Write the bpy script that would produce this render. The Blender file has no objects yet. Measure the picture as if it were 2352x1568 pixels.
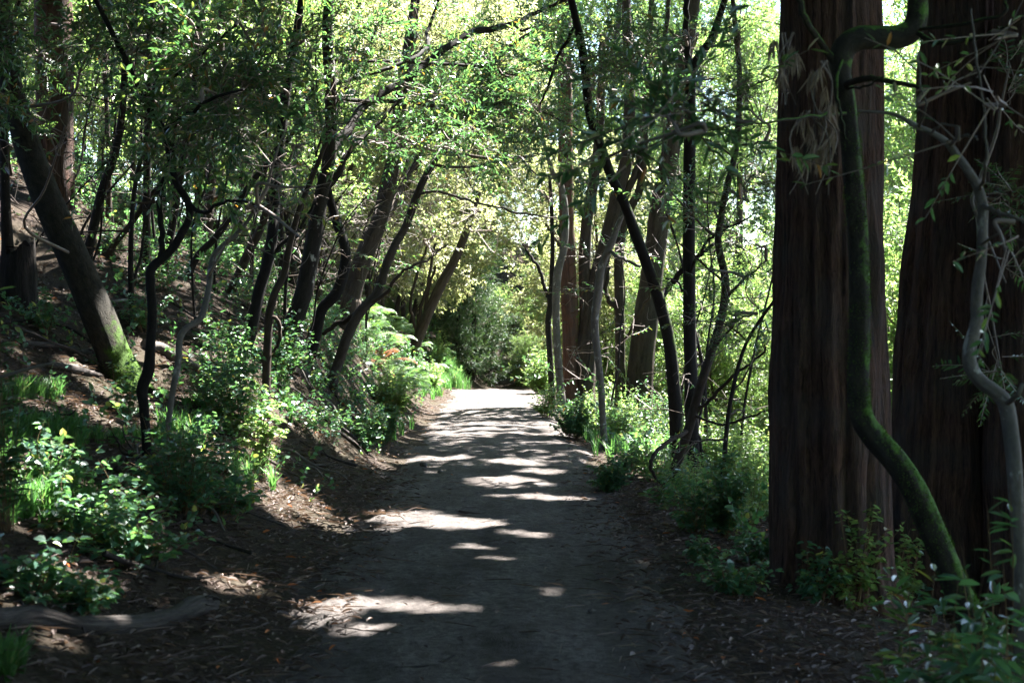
import bpy, math, random
import numpy as np
from mathutils import Vector

rng = np.random.default_rng(7)
random.seed(7)
S = bpy.context.scene
COL = S.collection
F = 3267.0            # focal length in photo-view pixels (2352 wide, 50 mm lens)
CX, HZ = 1176.0, 744.0
CAMH = 1.65
EL, AZ = math.radians(58), math.radians(43)
SUN = np.array([math.cos(EL)*math.sin(AZ), math.cos(EL)*math.cos(AZ), math.sin(EL)])

# ------------------------------------------------------------------ noise
def _h(i, j, k):
    n = (i*374761393 + j*668265263 + k*2147483647) & 0xffffffff
    n = ((n ^ (n >> 13))*1274126177) & 0xffffffff
    n = ((n ^ (n >> 16))*1911520717) & 0xffffffff
    return ((n ^ (n >> 15)) & 0xffff)/65535.0
def vnoise(p):
    p = np.asarray(p, float)
    i = np.floor(p).astype(np.int64); f = p - i; f = f*f*(3-2*f)
    r = 0
    for dx in (0, 1):
        for dy in (0, 1):
            for dz in (0, 1):
                w = (f[..., 0] if dx else 1-f[..., 0])*(f[..., 1] if dy else 1-f[..., 1])*(f[..., 2] if dz else 1-f[..., 2])
                r = r + w*_h(i[..., 0]+dx, i[..., 1]+dy, i[..., 2]+dz)
    return r
def n2(x, y, s=1.0, o=0.0):
    x = np.asarray(x, float); y = np.asarray(y, float)
    return vnoise(np.stack([x*s+o, y*s+o*1.7, np.full_like(x, o)+0.5], -1))
def fbm2(x, y, s=1.0, o=0.0, n=3):
    r = 0; a = 1; t = 0
    for k in range(n):
        r = r + a*n2(x, y, s*2**k, o+k*13.1); t += a; a *= .5
    return r/t
def sstep(a, b, x):
    t = np.clip((x-a)/(b-a), 0, 1); return t*t*(3-2*t)
def splus(x, k):
    return k*np.logaddexp(0, x/k)

# ------------------------------------------------------------------ terrain
def xc(y):
    y = np.asarray(y, float)
    return -0.10 - 0.010*np.clip(y, -50, 40) + 0.25*splus(y-41, 3.0)*.5
def gz(x, y):
    x = np.asarray(x, float); y = np.asarray(y, float)
    u = x - xc(y)
    sl = splus(-u-1.35, .18)
    l = .50*np.minimum(sl, 9) + .28*np.clip(sl-9, 0, 40)
    l = l + .95*sstep(1.3, 2.9, -u)*sstep(13, 20, y)*sstep(60, 40, y)
    lm = sstep(.1, 2.0, sl)
    l = l + lm*((fbm2(x, y, .35, 3.1)-.5)*.7 + (fbm2(x, y, 1.3, 9.2)-.5)*.16)
    sr = splus(u-2.0, .45)
    r = -.40*np.minimum(sr, 14) + .32*np.clip(sr-24, 0, 70)
    rm = sstep(.2, 2.5, sr)
    r = r + rm*((fbm2(x, y, .3, 5.3)-.5)*.8)
    z = l + r
    z = z - .07*splus(y-36.5, 1.0) + .33*splus(y-48, 1.5)*np.exp(-((x+0)/14.)**2)*np.where(y < 70, 1, np.exp(-(y-70)/20))
    z = z + (fbm2(x, y, 3.0, 1.7)-.5)*.035*(1+lm)
    return z
def P(px, py, d):
    return np.array([(px-CX)/F*d, d, CAMH+(HZ-py)/F*d])
def G(px, py):
    d = np.arange(3.0, 140, .02)
    X = (px-CX)/F*d; Z = CAMH+(HZ-py)/F*d
    hit = np.nonzero(Z <= gz(X, d))[0]
    k = hit[0] if len(hit) else len(d)-1
    return np.array([X[k], d[k], float(gz(X[k], d[k]))])

# ------------------------------------------------------------------ sun patches on the ground (gaps in the canopy)
PATCH_PX = [  # cx, cy, rx, ry (photo-view pixels)
    (1245,1140,85,9),(1160,1143,70,5),(1330,1150,34,4),(1240,1233,46,4),(1180,1228,40,2),(1205,1345,42,6),(1265,1357,28,4),
    (860,1380,110,10),(980,1396,90,7),(740,1392,60,4),(1060,1404,60,6),(800,1408,60,6),(845,1436,55,6),
    (1030,1520,75,11),(1130,1530,40,5),(1440,1425,60,4),(1380,1440,50,3),
    (660,1150,110,34),(590,1100,70,32),(760,1200,70,12),(560,1060,50,30),(900,1213,40,2),
    (590,1010,60,70),(590,960,50,40),(600,1060,60,30),(470,1045,60,22),(450,1000,40,30),
    (510,1345,90,10),(560,1340,60,8),(190,1320,16,8),(60,1330,30,10),(120,1290,14,6),(250,1260,14,6),(50,1385,14,4),(225,1432,45,5),(100,1160,14,6),(30,1210,14,6),(160,1350,18,6),(330,1240,14,5),
    (140,1200,16,6),(250,1150,14,5),(110,1475,30,3),(200,1110,12,5),(70,1090,12,5),(1195,1100,70,5),(1240,1085,60,5),(1180,1060,80,5),(1010,1050,90,6),
    (1150,830,14,60),(1100,1260,40,4),(1150,1285,30,3),
    (290,850,24,60),(600,780,16,30),(700,690,36,30),(560,560,90,50),(640,700,40,40),(120,500,90,25),(60,490,60,20),(340,520,60,30),(220,810,40,14),
    (760,690,40,40),(880,760,40,24),(960,790,34,30),(1010,840,40,50),(930,850,30,16),(480,830,30,14),
    (1430,1070,70,40),(1500,1050,60,40),(1280,990,30,30),(1340,950,50,30)]
PATCH = []
for cx, cy, rx, ry in PATCH_PX:
    c = G(cx, cy)
    a = abs(G(cx+rx, cy)-c)[0]; b = max(abs(G(cx, cy+ry)-c)[1], abs(G(cx, cy-ry)-c)[1])
    PATCH.append((c[0], c[1], min(max(a, .10), 1.2), min(max(b, .09), .8 if cx < 800 else 1.6)))
PATCH = np.array(PATCH)
def lit(gx, gy, grow=0.0):
    gx = np.asarray(gx, float); gy = np.asarray(gy, float)
    wx = gx + (n2(gx, gy, 4.0, 21)-.5)*.22; wy = gy + (n2(gx, gy, 4.0, 41)-.5)*.3
    m = np.zeros(gx.shape, bool)
    edge = 1.7*fbm2(gx, gy, 6.5, 131, 2)+.03     # ragged, broken patches
    for x0, y0, a, b in PATCH:
        m |= ((wx-x0)/(a+grow))**2 + ((wy-y0)/(b+grow))**2 < edge
    far = sstep(14, 24, gy)*.55
    nz = fbm2(gx*1.7, gy*4.4, 1.0, 77, 2)
    m |= (nz > .99-far*1.0-.22*grow) & (gy > 14) & ((gx > -1.75) | (gy > 25))
    nz2 = fbm2(gx, gy, 3.4, 55, 2)
    m |= (gx < np.where(gy > 13, -4.2, -1.6)) & (nz2 > np.where(gy > 14, .62-.15*grow, .71))
    m |= (gy > 36.5) & (gy < 47)
    return m
LITPT = [(850,110,17,.8),(1000,215,18,.6),(920,330,17,.5),(700,60,15,.5),(120,490,10,.25),(640,330,9.2,.25),(420,420,9.6,.28),(1130,150,19,.6),
         (1090,300,18,.6),(560,215,9.4,.22),(1410,120,14,.4),(1480,200,13.5,.4),(300,350,9.5,.3),(1240,60,19,.6),(800,220,16,.5),(450,120,9.8,.25),(760,300,16,.4),
         (1350,240,14,.4),(1560,130,17,.5),(960,60,18,.6),(330,130,10,.25),(600,130,10,.25),(700,430,8.8,.16)]
def lit_crown(gx, gy):
    m = np.zeros(np.shape(gx), bool)
    for x0, y0, r0 in LITG: m |= ((gx-x0)/r0)**2+((gy-y0)/r0)**2 < 1
    return m
def shadow_pt(p):
    p = np.atleast_2d(p)
    x = p[:, 0].copy(); y = p[:, 1].copy()
    for _ in range(3):
        t = (p[:, 2]-gz(x, y))/SUN[2]
        x = p[:, 0]-SUN[0]*t; y = p[:, 1]-SUN[1]*t
    return x, y
LITG = []
for a, b, d, r0 in LITPT:
    x0, y0 = shadow_pt(P(a, b, d)); LITG.append((x0[0], y0[0], r0))
def keep_mask(p, grow=.32):
    p = np.atleast_2d(p)
    x, y = shadow_pt(p)
    high = p[:, 2]-gz(p[:, 0], p[:, 1]) > 1.6
    near = (y < 40) & (x > -9) & (x < 3.2)
    return ~(lit(x, y, grow) & high & near)

# ------------------------------------------------------------------ materials
def mat(name, rough=.8, spec=.3):
    m = bpy.data.materials.new(name); m.use_nodes = True
    nt = m.node_tree; b = nt.nodes['Principled BSDF']
    b.inputs['Roughness'].default_value = rough
    b.inputs['Specular IOR Level'].default_value = spec
    return m, nt, b
def ramp(nt, stops, interp='LINEAR'):
    r = nt.nodes.new('ShaderNodeValToRGB'); e = r.color_ramp.elements
    r.color_ramp.interpolation = interp
    while len(e) < len(stops): e.new(.5)
    for el, (p, c) in zip(e, stops):
        el.position = p; el.color = (*c, 1)
    return r
def attr(nt, name):
    a = nt.nodes.new('ShaderNodeAttribute'); a.attribute_name = name; return a
def noise(nt, vec, scale, detail=4, rough=.55, dist=0):
    n = nt.nodes.new('ShaderNodeTexNoise'); n.inputs['Scale'].default_value = scale
    n.inputs['Detail'].default_value = detail; n.inputs['Roughness'].default_value = rough; n.inputs['Distortion'].default_value = dist
    if vec is not None: nt.links.new(vec, n.inputs['Vector'])
    return n
def mapping(nt, vec, sc):
    m = nt.nodes.new('ShaderNodeMapping'); m.inputs['Scale'].default_value = sc
    nt.links.new(vec, m.inputs['Vector']); return m.outputs['Vector']
def bump(nt, h, b, strength=.5, dist=.02):
    n = nt.nodes.new('ShaderNodeBump'); n.inputs['Strength'].default_value = strength; n.inputs['Distance'].default_value = dist
    nt.links.new(h, n.inputs['Height']); nt.links.new(n.outputs['Normal'], b.inputs['Normal']); return n
def mixc(nt, fac, a, b):
    m = nt.nodes.new('ShaderNodeMix'); m.data_type = 'RGBA'
    for s, v in ((m.inputs[0], fac), (m.inputs[6], a), (m.inputs[7], b)):
        if hasattr(v, 'links'): nt.links.new(v, s)
        elif isinstance(v, tuple): s.default_value = (*v, 1)
        else: s.default_value = v
    return m.outputs[2]
def leaf_mat(name, stops, tstops, rough=.42, spec=.5, trans=.42):
    m, nt, b = mat(name, rough, spec)
    a = attr(nt, 'rnd')
    r1 = ramp(nt, stops); r2 = ramp(nt, tstops)
    nt.links.new(a.outputs['Fac'], r1.inputs['Fac']); nt.links.new(a.outputs['Fac'], r2.inputs['Fac'])
    nt.links.new(r1.outputs['Color'], b.inputs['Base Color'])
    t = nt.nodes.new('ShaderNodeBsdfTranslucent'); nt.links.new(r2.outputs['Color'], t.inputs['Color'])
    mx = nt.nodes.new('ShaderNodeMixShader'); mx.inputs[0].default_value = trans
    nt.links.new(b.outputs[0], mx.inputs[1]); nt.links.new(t.outputs[0], mx.inputs[2])
    nt.links.new(mx.outputs[0], nt.nodes['Material Output'].inputs['Surface'])
    return m
M = {}
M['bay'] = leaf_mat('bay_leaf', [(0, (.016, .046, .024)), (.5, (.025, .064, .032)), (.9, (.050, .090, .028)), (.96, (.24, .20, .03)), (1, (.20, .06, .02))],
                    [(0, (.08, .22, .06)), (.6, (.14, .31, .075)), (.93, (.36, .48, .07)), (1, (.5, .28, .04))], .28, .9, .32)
M['lime'] = leaf_mat('sunlit_leaf', [(0, (.058, .120, .042)), (.6, (.096, .165, .056)), (.93, (.17, .21, .06)), (1, (.34, .25, .07))],  # sunlit, backlit look put into the colour: paler and yellower
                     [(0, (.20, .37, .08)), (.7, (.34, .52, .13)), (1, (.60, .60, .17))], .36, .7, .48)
M['olive'] = leaf_mat('arch_leaf', [(0, (.085, .115, .045)), (.6, (.14, .165, .075)), (1, (.28, .25, .11))],
                      [(0, (.32, .38, .13)), (.7, (.46, .50, .20)), (1, (.65, .58, .28))], .40, .6, .45)
M['broad'] = leaf_mat('broad_leaf', [(0, (.030, .085, .058)), (.6, (.045, .112, .070)), (.95, (.085, .14, .055)), (1, (.30, .28, .05))],
                      [(0, (.11, .30, .08)), (.7, (.18, .38, .09)), (1, (.45, .5, .09))], .40, .6, .34)
M['needle'] = leaf_mat('redwood_needle', [(0, (.022, .065, .03)), (.7, (.035, .09, .035)), (1, (.07, .11, .03))],
                       [(0, (.07, .17, .04)), (1, (.16, .26, .05))], .45, .4, .25)
M['deadneedle'] = leaf_mat('dead_needle', [(0, (.24, .18, .13)), (1, (.42, .33, .25))], [(0, (.15, .10, .06)), (1, (.25, .17, .1))], .7, .2, .2)
M['rust'] = leaf_mat('rust_frond', [(0, (.12, .045, .018)), (1, (.22, .10, .04))], [(0, (.2, .08, .03)), (1, (.34, .16, .06))], .7, .2, .35)
M['fern'] = leaf_mat('fern_frond', [(0, (.035, .088, .028)), (.8, (.066, .125, .036)), (1, (.2, .15, .05))],
                     [(0, (.13, .28, .05)), (.8, (.22, .38, .07)), (1, (.42, .32, .08))], .5, .4, .38)
M['grass'] = leaf_mat('grass_blade', [(0, (.028, .085, .024)), (.7, (.05, .12, .03)), (1, (.2, .2, .09))],
                      [(0, (.08, .24, .05)), (.8, (.14, .32, .06)), (1, (.36, .38, .12))], .5, .4, .4)
M['litter'] = leaf_mat('dry_leaf', [(0, (.045, .030, .023)), (.5, (.088, .066, .058)), (.85, (.19, .145, .125)), (.97, (.30, .22, .17)), (1, (.40, .12, .03))],
                       [(0, (.08, .05, .03)), (1, (.3, .18, .1))], .7, .25, .12)
def twig_mat(name, c0, c1):
    m, nt, b = mat(name, .65, .3)
    a = attr(nt, 'rnd'); r = ramp(nt, [(0, c0), (1, c1)]); nt.links.new(a.outputs['Fac'], r.inputs['Fac'])
    nt.links.new(r.outputs['Color'], b.inputs['Base Color']); return m
M['twig'] = twig_mat('twig_bark', (.07, .053, .043), (.26, .21, .18))
M['stem'] = twig_mat('stem_bark', (.10, .06, .035), (.22, .14, .07))
M['fgreenstem'] = twig_mat('frond_rib', (.10, .11, .03), (.2, .14, .05))

def bark_mat(name, dark, light, ring=9.0, stretch=.16, bstr=.9, bdist=.03, moss=None, lichen=0.0):
    """Fibrous bark from a seamless (cos, sin, length) attribute; optional moss and lichen patches."""
    m, nt, b = mat(name, .9, .15)
    v = attr(nt, 'bark').outputs['Vector']
    wv = noise(nt, v, 3.0, 3, .6); wm = nt.nodes.new('ShaderNodeMix'); wm.data_type = 'VECTOR'; wm.inputs[0].default_value = .06
    nt.links.new(v, wm.inputs[4]); nt.links.new(wv.outputs['Color'], wm.inputs[5])
    vs = mapping(nt, wm.outputs[1], (1, 1, stretch))
    n1 = noise(nt, vs, ring, 6, .62, .4); n3 = noise(nt, vs, ring*5.5, 4, .6)
    n4 = noise(nt, v, 2.3, 3, .5)
    r = ramp(nt, [(.34, dark), (.52, tuple(.5*(p+q) for p, q in zip(dark, light))), (.68, light)])
    mx = nt.nodes.new('ShaderNodeMath'); mx.operation = 'MULTIPLY_ADD'; mx.inputs[1].default_value = .35
    ml = nt.nodes.new('ShaderNodeMath'); ml.operation = 'MULTIPLY'; ml.inputs[1].default_value = .65
    nt.links.new(n1.outputs['Fac'], ml.inputs[0])
    nt.links.new(n3.outputs['Fac'], mx.inputs[0]); nt.links.new(ml.outputs[0], mx.inputs[2])
    nt.links.new(mx.outputs[0], r.inputs['Fac'])
    col = r.outputs['Color']
    grey = mixc(nt, .5, dark, light)
    rr = ramp(nt, [(.42, (0, 0, 0)), (.7, (.6, .6, .6))]); nt.links.new(n4.outputs['Fac'], rr.inputs['Fac'])
    col = mixc(nt, rr.outputs['Color'], col, tuple(.6*x for x in (sum(light)/3*1.05, sum(light)/3, sum(light)/3*.95)))
    if lichen:
        n5 = noise(nt, mapping(nt, v, (1, 1, .6)), 7, 4, .65)
        r5 = ramp(nt, [(.64-.12*lichen, (0, 0, 0)), (.70-.12*lichen, (1, 1, 1))]); nt.links.new(n5.outputs['Fac'], r5.inputs['Fac'])
        col = mixc(nt, r5.outputs['Color'], col, (.34, .33, .30))
    if moss is not None:
        am = attr(nt, 'moss'); n6 = noise(nt, v, 9, 5, .7)
        ad = nt.nodes.new('ShaderNodeMath'); ad.operation = 'ADD'; nt.links.new(am.outputs['Fac'], ad.inputs[0]); nt.links.new(n6.outputs['Fac'], ad.inputs[1])
        r6 = ramp(nt, [(.86, (0, 0, 0)), (1.0, (1, 1, 1))]); nt.links.new(ad.outputs[0], r6.inputs['Fac'])
        n7 = noise(nt, v, 60, 3, .7); r7 = ramp(nt, [(.3, tuple(.45*x for x in moss)), (.7, moss)]); nt.links.new(n7.outputs['Fac'], r7.inputs['Fac'])
        col = mixc(nt, r6.outputs['Color'], col, r7.outputs['Color'])
    nt.links.new(col, b.inputs['Base Color'])
    bump(nt, mx.outputs[0], b, bstr, bdist)
    return m
M['redwood'] = bark_mat('redwood_bark', (.006, .0035, .0026), (.165, .092, .068), 30.0, .06, 1.0, .07)
M['redwood2'] = bark_mat('red_bark', (0.0440, 0.0208, 0.0144), (0.1600, 0.0800, 0.0560), 11, .1, 1.0, .04, moss=(.11, .17, .03))
M['dark'] = bark_mat('dark_bark', (0.0099, 0.0084, 0.0074), (0.0422, 0.0347, 0.0298), 22, .3, .8, .015, lichen=.25)
M['black'] = bark_mat('black_bark', (0.0060, 0.0054, 0.0054), (0.0270, 0.0228, 0.0204), 26, .35, .8, .012, moss=(.06, .10, .02))
M['brown'] = bark_mat('brown_bark', (0.0192, 0.0134, 0.0096), (0.0720, 0.0528, 0.0384), 20, .3, .8, .015, moss=(.09, .13, .03))
M['grey'] = bark_mat('grey_bark', (0.0680, 0.0598, 0.0510), (0.1836, 0.1632, 0.1428), 14, .5, .5, .008, lichen=.5)
M['oak'] = bark_mat('oak_bark', (0.0153, 0.0112, 0.0087), (0.0867, 0.0663, 0.0510), 13, .16, 1.0, .04, moss=(.08, .12, .03))
M['scaly'] = bark_mat('scaly_bark', (0.0101, 0.0092, 0.0067), (0.0540, 0.0473, 0.0338), 24, .55, 1.0, .02, moss=(.05, .095, .015))
M['mossy'] = bark_mat('mossy_bark', (0.0118, 0.0101, 0.0076), (0.0504, 0.0462, 0.0336), 22, .5, .8, .015, moss=(.10, .20, .04))
M['log'] = bark_mat('log_wood', (.006, .005, .005), (.12, .10, .088), 34, .10, 1.0, .02)
M['char'] = bark_mat('charred_wood', (.008, .008, .008), (.05, .04, .034), 14, .15, 1.0, .03)
M['moss'] = leaf_mat('moss_tuft', [(0, (.03, .07, .015)), (1, (.09, .15, .025))], [(0, (.06, .14, .02)), (1, (.14, .24, .04))], .9, .1, .3)

def ground_material():
    m, nt, b = mat('forest_soil', .95, .1)
    tc = nt.nodes.new('ShaderNodeTexCoord').outputs['Object']
    n1 = noise(nt, tc, 1.1, 5, .6); n2_ = noise(nt, mapping(nt, tc, (1, 1, 1)), 34, 5, .7, .6); n3 = noise(nt, tc, 150, 3, .6)
    r = ramp(nt, [(.30, (.016, .011, .009)), (.5, (.05, .036, .028)), (.72, (.13, .098, .08))])
    nt.links.new(n2_.outputs['Fac'], r.inputs['Fac'])
    r2 = ramp(nt, [(.4, (0, 0, 0)), (.7, (.6, .6, .6))]); nt.links.new(n1.outputs['Fac'], r2.inputs['Fac'])
    c = mixc(nt, r2.outputs['Color'], r.outputs['Color'], (.06, .055, .03))
    nt.links.new(c, b.inputs['Base Color'])
    ad = nt.nodes.new('ShaderNodeMath'); ad.operation = 'ADD'
    nt.links.new(n2_.outputs['Fac'], ad.inputs[0]); nt.links.new(n3.outputs['Fac'], ad.inputs[1])
    bump(nt, ad.outputs[0], b, 1.0, .03)
    return m
def path_material():
    m, nt, b = mat('trail_dirt', .92, .12)
    tc = nt.nodes.new('ShaderNodeTexCoord').outputs['Object']
    n1 = noise(nt, mapping(nt, tc, (1.6, .5, 1)), 1.6, 6, .62, .5); n2_ = noise(nt, tc, 17, 8, .78, .4); n3 = noise(nt, tc, 95, 4, .7)
    r = ramp(nt, [(.28, (.085, .070, .062)), (.5, (.16, .138, .126)), (.72, (.27, .242, .225))])
    nt.links.new(n1.outputs['Fac'], r.inputs['Fac'])
    r2 = ramp(nt, [(.38, (.0, .0, .0)), (.62, (1, 1, 1))]); nt.links.new(n2_.outputs['Fac'], r2.inputs['Fac'])
    c = mixc(nt, r2.outputs['Color'], (.046, .039, .035), r.outputs['Color'])
    c = mixc(nt, .15, c, r.outputs['Color'])
    r3 = ramp(nt, [(.55, (0, 0, 0)), (.64, (1, 1, 1))]); nt.links.new(n3.outputs['Fac'], r3.inputs['Fac'])
    c = mixc(nt, r3.outputs['Color'], c, (.045, .038, .034))
    nt.links.new(c, b.inputs['Base Color'])
    ad = nt.nodes.new('ShaderNodeMath'); ad.operation = 'ADD'
    nt.links.new(n2_.outputs['Fac'], ad.inputs[0]); nt.links.new(n3.outputs['Fac'], ad.inputs[1])
    bump(nt, ad.outputs[0], b, 1.0, .03)
    return m
M['ground'] = ground_material(); M['path'] = path_material()
def stone_material():
    m, nt, b = mat('dark_stone', .9, .2)
    tc = nt.nodes.new('ShaderNodeTexCoord').outputs['Object']
    n = noise(nt, tc, 30, 5, .6); r = ramp(nt, [(.3, (.04, .035, .03)), (.7, (.13, .115, .10))])
    nt.links.new(n.outputs['Fac'], r.inputs['Fac']); nt.links.new(r.outputs['Color'], b.inputs['Base Color']); bump(nt, n.outputs['Fac'], b, .6, .01)
    return m
M['stone'] = stone_material()

# ------------------------------------------------------------------ mesh accumulation (quads only, numpy)
class MB:
    def __init__(s): s.v = []; s.f = []; s.m = []; s.rnd = []; s.bark = []; s.moss = []; s.sm = []; s.n = 0
    def add(s, v, f, mi=0, rnd=None, bark=None, moss=None, smooth=True):
        v = np.asarray(v, np.float32).reshape(-1, 3); f = np.asarray(f, np.int64).reshape(-1, 4)
        s.v.append(v); s.f.append(f+s.n); s.m.append(np.full(len(f), mi, np.int32)); s.sm.append(np.full(len(f), smooth, bool))
        k = len(v)
        s.rnd.append(np.full(k, .5, np.float32) if rnd is None else np.broadcast_to(np.asarray(rnd, np.float32), (k,)))
        s.bark.append(v if bark is None else np.asarray(bark, np.float32))
        s.moss.append(np.zeros(k, np.float32) if moss is None else np.asarray(moss, np.float32))
        s.n += k
    def drop(s, keep):
        """keep only the faces whose centre passes keep(centres)."""
        v = np.concatenate(s.v); f = np.concatenate(s.f); k = keep(v[f].mean(1))
        s.f = [f[k]]; s.m = [np.concatenate(s.m)[k]]; s.sm = [np.concatenate(s.sm)[k]]
    def mesh(s, name, mats, origin=(0, 0, 0)):
        v = np.concatenate(s.v) - np.asarray(origin, np.float32); f = np.concatenate(s.f)
        me = bpy.data.meshes.new(name)
        me.vertices.add(len(v)); me.vertices.foreach_set('co', v.astype(np.float32).ravel())
        me.loops.add(f.size); me.loops.foreach_set('vertex_index', f.astype(np.int32).ravel())
        me.polygons.add(len(f)); me.polygons.foreach_set('loop_start', np.arange(0, f.size, 4, dtype=np.int32))
        me.polygons.foreach_set('loop_total', np.full(len(f), 4, np.int32))
        for x in mats: me.materials.append(M[x])
        me.polygons.foreach_set('material_index', np.concatenate(s.m))
        me.polygons.foreach_set('use_smooth', np.concatenate(s.sm))
        a = me.attributes.new('rnd', 'FLOAT', 'POINT'); a.data.foreach_set('value', np.concatenate(s.rnd).astype(np.float32))
        a = me.attributes.new('moss', 'FLOAT', 'POINT'); a.data.foreach_set('value', np.concatenate(s.moss).astype(np.float32))
        a = me.attributes.new('bark', 'FLOAT_VECTOR', 'POINT'); a.data.foreach_set('vector', np.concatenate(s.bark).astype(np.float32).ravel())
        me.update(calc_edges=True); me.validate()
        return me
def link(name, me, parent=None, loc=None):
    o = bpy.data.objects.new(name, me); COL.objects.link(o)
    if parent is not None: o.parent = parent
    if loc is not None: o.location = loc
    return o
def tag(o, label=None, cat=None, group=None, kind=None):
    if label: o['label'] = label
    if cat: o['category'] = cat
    if group: o['group'] = group
    if kind: o['kind'] = kind
    return o
def thing(name, label, cat, loc, group=None, rz=0):
    o = bpy.data.objects.new(name, None); COL.objects.link(o); o.location = [float(q) for q in loc]; o.rotation_euler = (0, 0, rz)
    o.empty_display_size = .2
    return tag(o, label, cat, group)

def norm(v): return v/np.maximum(np.linalg.norm(v, axis=-1, keepdims=True), 1e-9)
def spline(pts, per=6):
    """Catmull-Rom through rows (any number of columns)."""
    p = np.asarray(pts, float)
    if len(p) < 3: 
        t = np.linspace(0, 1, per+1)[:, None]; return p[0]*(1-t)+p[-1]*t
    q = np.vstack([2*p[0]-p[1], p, 2*p[-1]-p[-2]]); out = []
    for i in range(len(p)-1):
        a, b, c, d = q[i:i+4]
        for t in np.linspace(0, 1, per, endpoint=False):
            out.append(.5*((2*b)+(-a+c)*t+(2*a-5*b+4*c-d)*t*t+(-a+3*b-3*c+d)*t**3))
    out.append(p[-1]); return np.array(out)
def tube(mb, pts, rad, sides=8, mi=0, rnd=.5, amp=0.0, lobes=3.0, vs=1.0, moss=None, cap=True, seed=0.0, ridge=0.0):
    pts = np.asarray(pts, float); n = len(pts); rad = np.broadcast_to(np.asarray(rad, float), (n,))
    T = norm(np.gradient(pts, axis=0))
    ref = np.array([0, 1., 0]) if abs(T[0][1]) < .9 else np.array([1., 0, 0])
    N = np.zeros((n, 3)); N[0] = norm(np.cross(np.cross(T[0], ref), T[0]))
    for i in range(1, n):
        w = N[i-1]-T[i]*np.dot(N[i-1], T[i]); N[i] = w/max(np.linalg.norm(w), 1e-9)
    B = np.cross(T, N)
    th = np.linspace(0, 2*np.pi, sides, endpoint=False)
    ln = np.concatenate([[0], np.cumsum(np.linalg.norm(np.diff(pts, axis=0), axis=1))])
    c, s_ = np.cos(th), np.sin(th)
    R = rad[:, None]*np.ones((1, sides))
    r0 = max(rad[0], 1e-3)
    bark = np.stack([c[None]*R, s_[None]*R, np.repeat(ln[:, None], sides, 1)], -1)
    if amp:
        q = np.stack([c[None]*lobes+seed+np.zeros((n, 1)), s_[None]*lobes+seed*2+np.zeros((n, 1)), np.repeat(ln[:, None]*vs, sides, 1)+seed], -1)
        R = R*(1+amp*(vnoise(q)-.5)*2)
    if ridge:
        q = np.stack([c[None]*lobes*5+seed+np.zeros((n, 1)), s_[None]*lobes*5+seed*2+np.zeros((n, 1)), np.repeat(ln[:, None]*vs*.6, sides, 1)+seed], -1)
        R = R*(1+ridge*(vnoise(q)-.5)*1.7)
        q = np.stack([c[None]*lobes*13+seed+np.zeros((n, 1)), s_[None]*lobes*13+seed*2+np.zeros((n, 1)), np.repeat(ln[:, None]*vs*.8, sides, 1)+seed+7], -1)
        R = R*(1+ridge*(vnoise(q)-.5)*.7)
    V = pts[:, None]+R[..., None]*(c[None, :, None]*N[:, None]+s_[None, :, None]*B[:, None])
    i, j = np.meshgrid(np.arange(n-1), np.arange(sides), indexing='ij')
    j2 = (j+1) % sides
    f = np.stack([i*sides+j, i*sides+j2, (i+1)*sides+j2, (i+1)*sides+j], -1).reshape(-1, 4)
    ms = None
    if moss is not None:
        nrm = norm(V-pts[:, None]); ms = moss(V, nrm, ln).ravel()
    mb.add(V.reshape(-1, 3), f, mi, rnd, bark.reshape(-1, 3), ms)
    if cap:
        for k, rev in ((0, True), (n-1, False)):
            ring = V[k]; ctr = pts[k]
            vv = np.vstack([ring, ctr]); m2 = sides//2
            ff = [[sides, 2*a, (2*a+1) % sides, (2*a+2) % sides] for a in range(m2)]
            if rev: ff = [g[::-1] for g in ff]
            bb = np.vstack([bark[k], [[0, 0, ln[k]]]])
            mb.add(vv, ff, mi, rnd, bb)

# leaves: batch of folded six-point leaves or flat four-point ones
def leaves(mb, pos, ax, nr, L, W, rnd, mi=0, full=True, fold=.18, droop=.12, broad=False):
    pos = np.asarray(pos, float); k = len(pos)
    if k == 0: return
    ax = norm(ax); sd = norm(np.cross(ax, nr)); nr = np.cross(sd, ax)
    L = np.broadcast_to(L, (k,))[:, None]; W = np.broadcast_to(W, (k,))[:, None]; rnd = np.broadcast_to(rnd, (k,))
    if full:
        a1, a2, w1, w2 = (.22, .62, .48, .44) if broad else (.3, .68, .46, .40)
        v = np.stack([pos, pos+ax*L*a1-sd*W*w1+nr*W*fold, pos+ax*L*a2-sd*W*w2+nr*(W*fold-L*droop*.4), pos+ax*L-nr*L*droop,
                      pos+ax*L*a2+sd*W*w2+nr*(W*fold-L*droop*.4), pos+ax*L*a1+sd*W*w1+nr*W*fold], 1)
        b = np.arange(k)[:, None]*6
        f = np.concatenate([b+np.array([[0, 3, 2, 1]]), b+np.array([[0, 5, 4, 3]])])
        mb.add(v.reshape(-1, 3), f, mi, np.repeat(rnd, 6), smooth=False)
    else:
        v = np.stack([pos, pos+ax*L*.45-sd*W*.5, pos+ax*L-nr*L*droop, pos+ax*L*.45+sd*W*.5], 1)
        b = np.arange(k)[:, None]*4
        mb.add(v.reshape(-1, 3), b+np.array([[0, 1, 2, 3]]), mi, np.repeat(rnd, 4), smooth=False)

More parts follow.
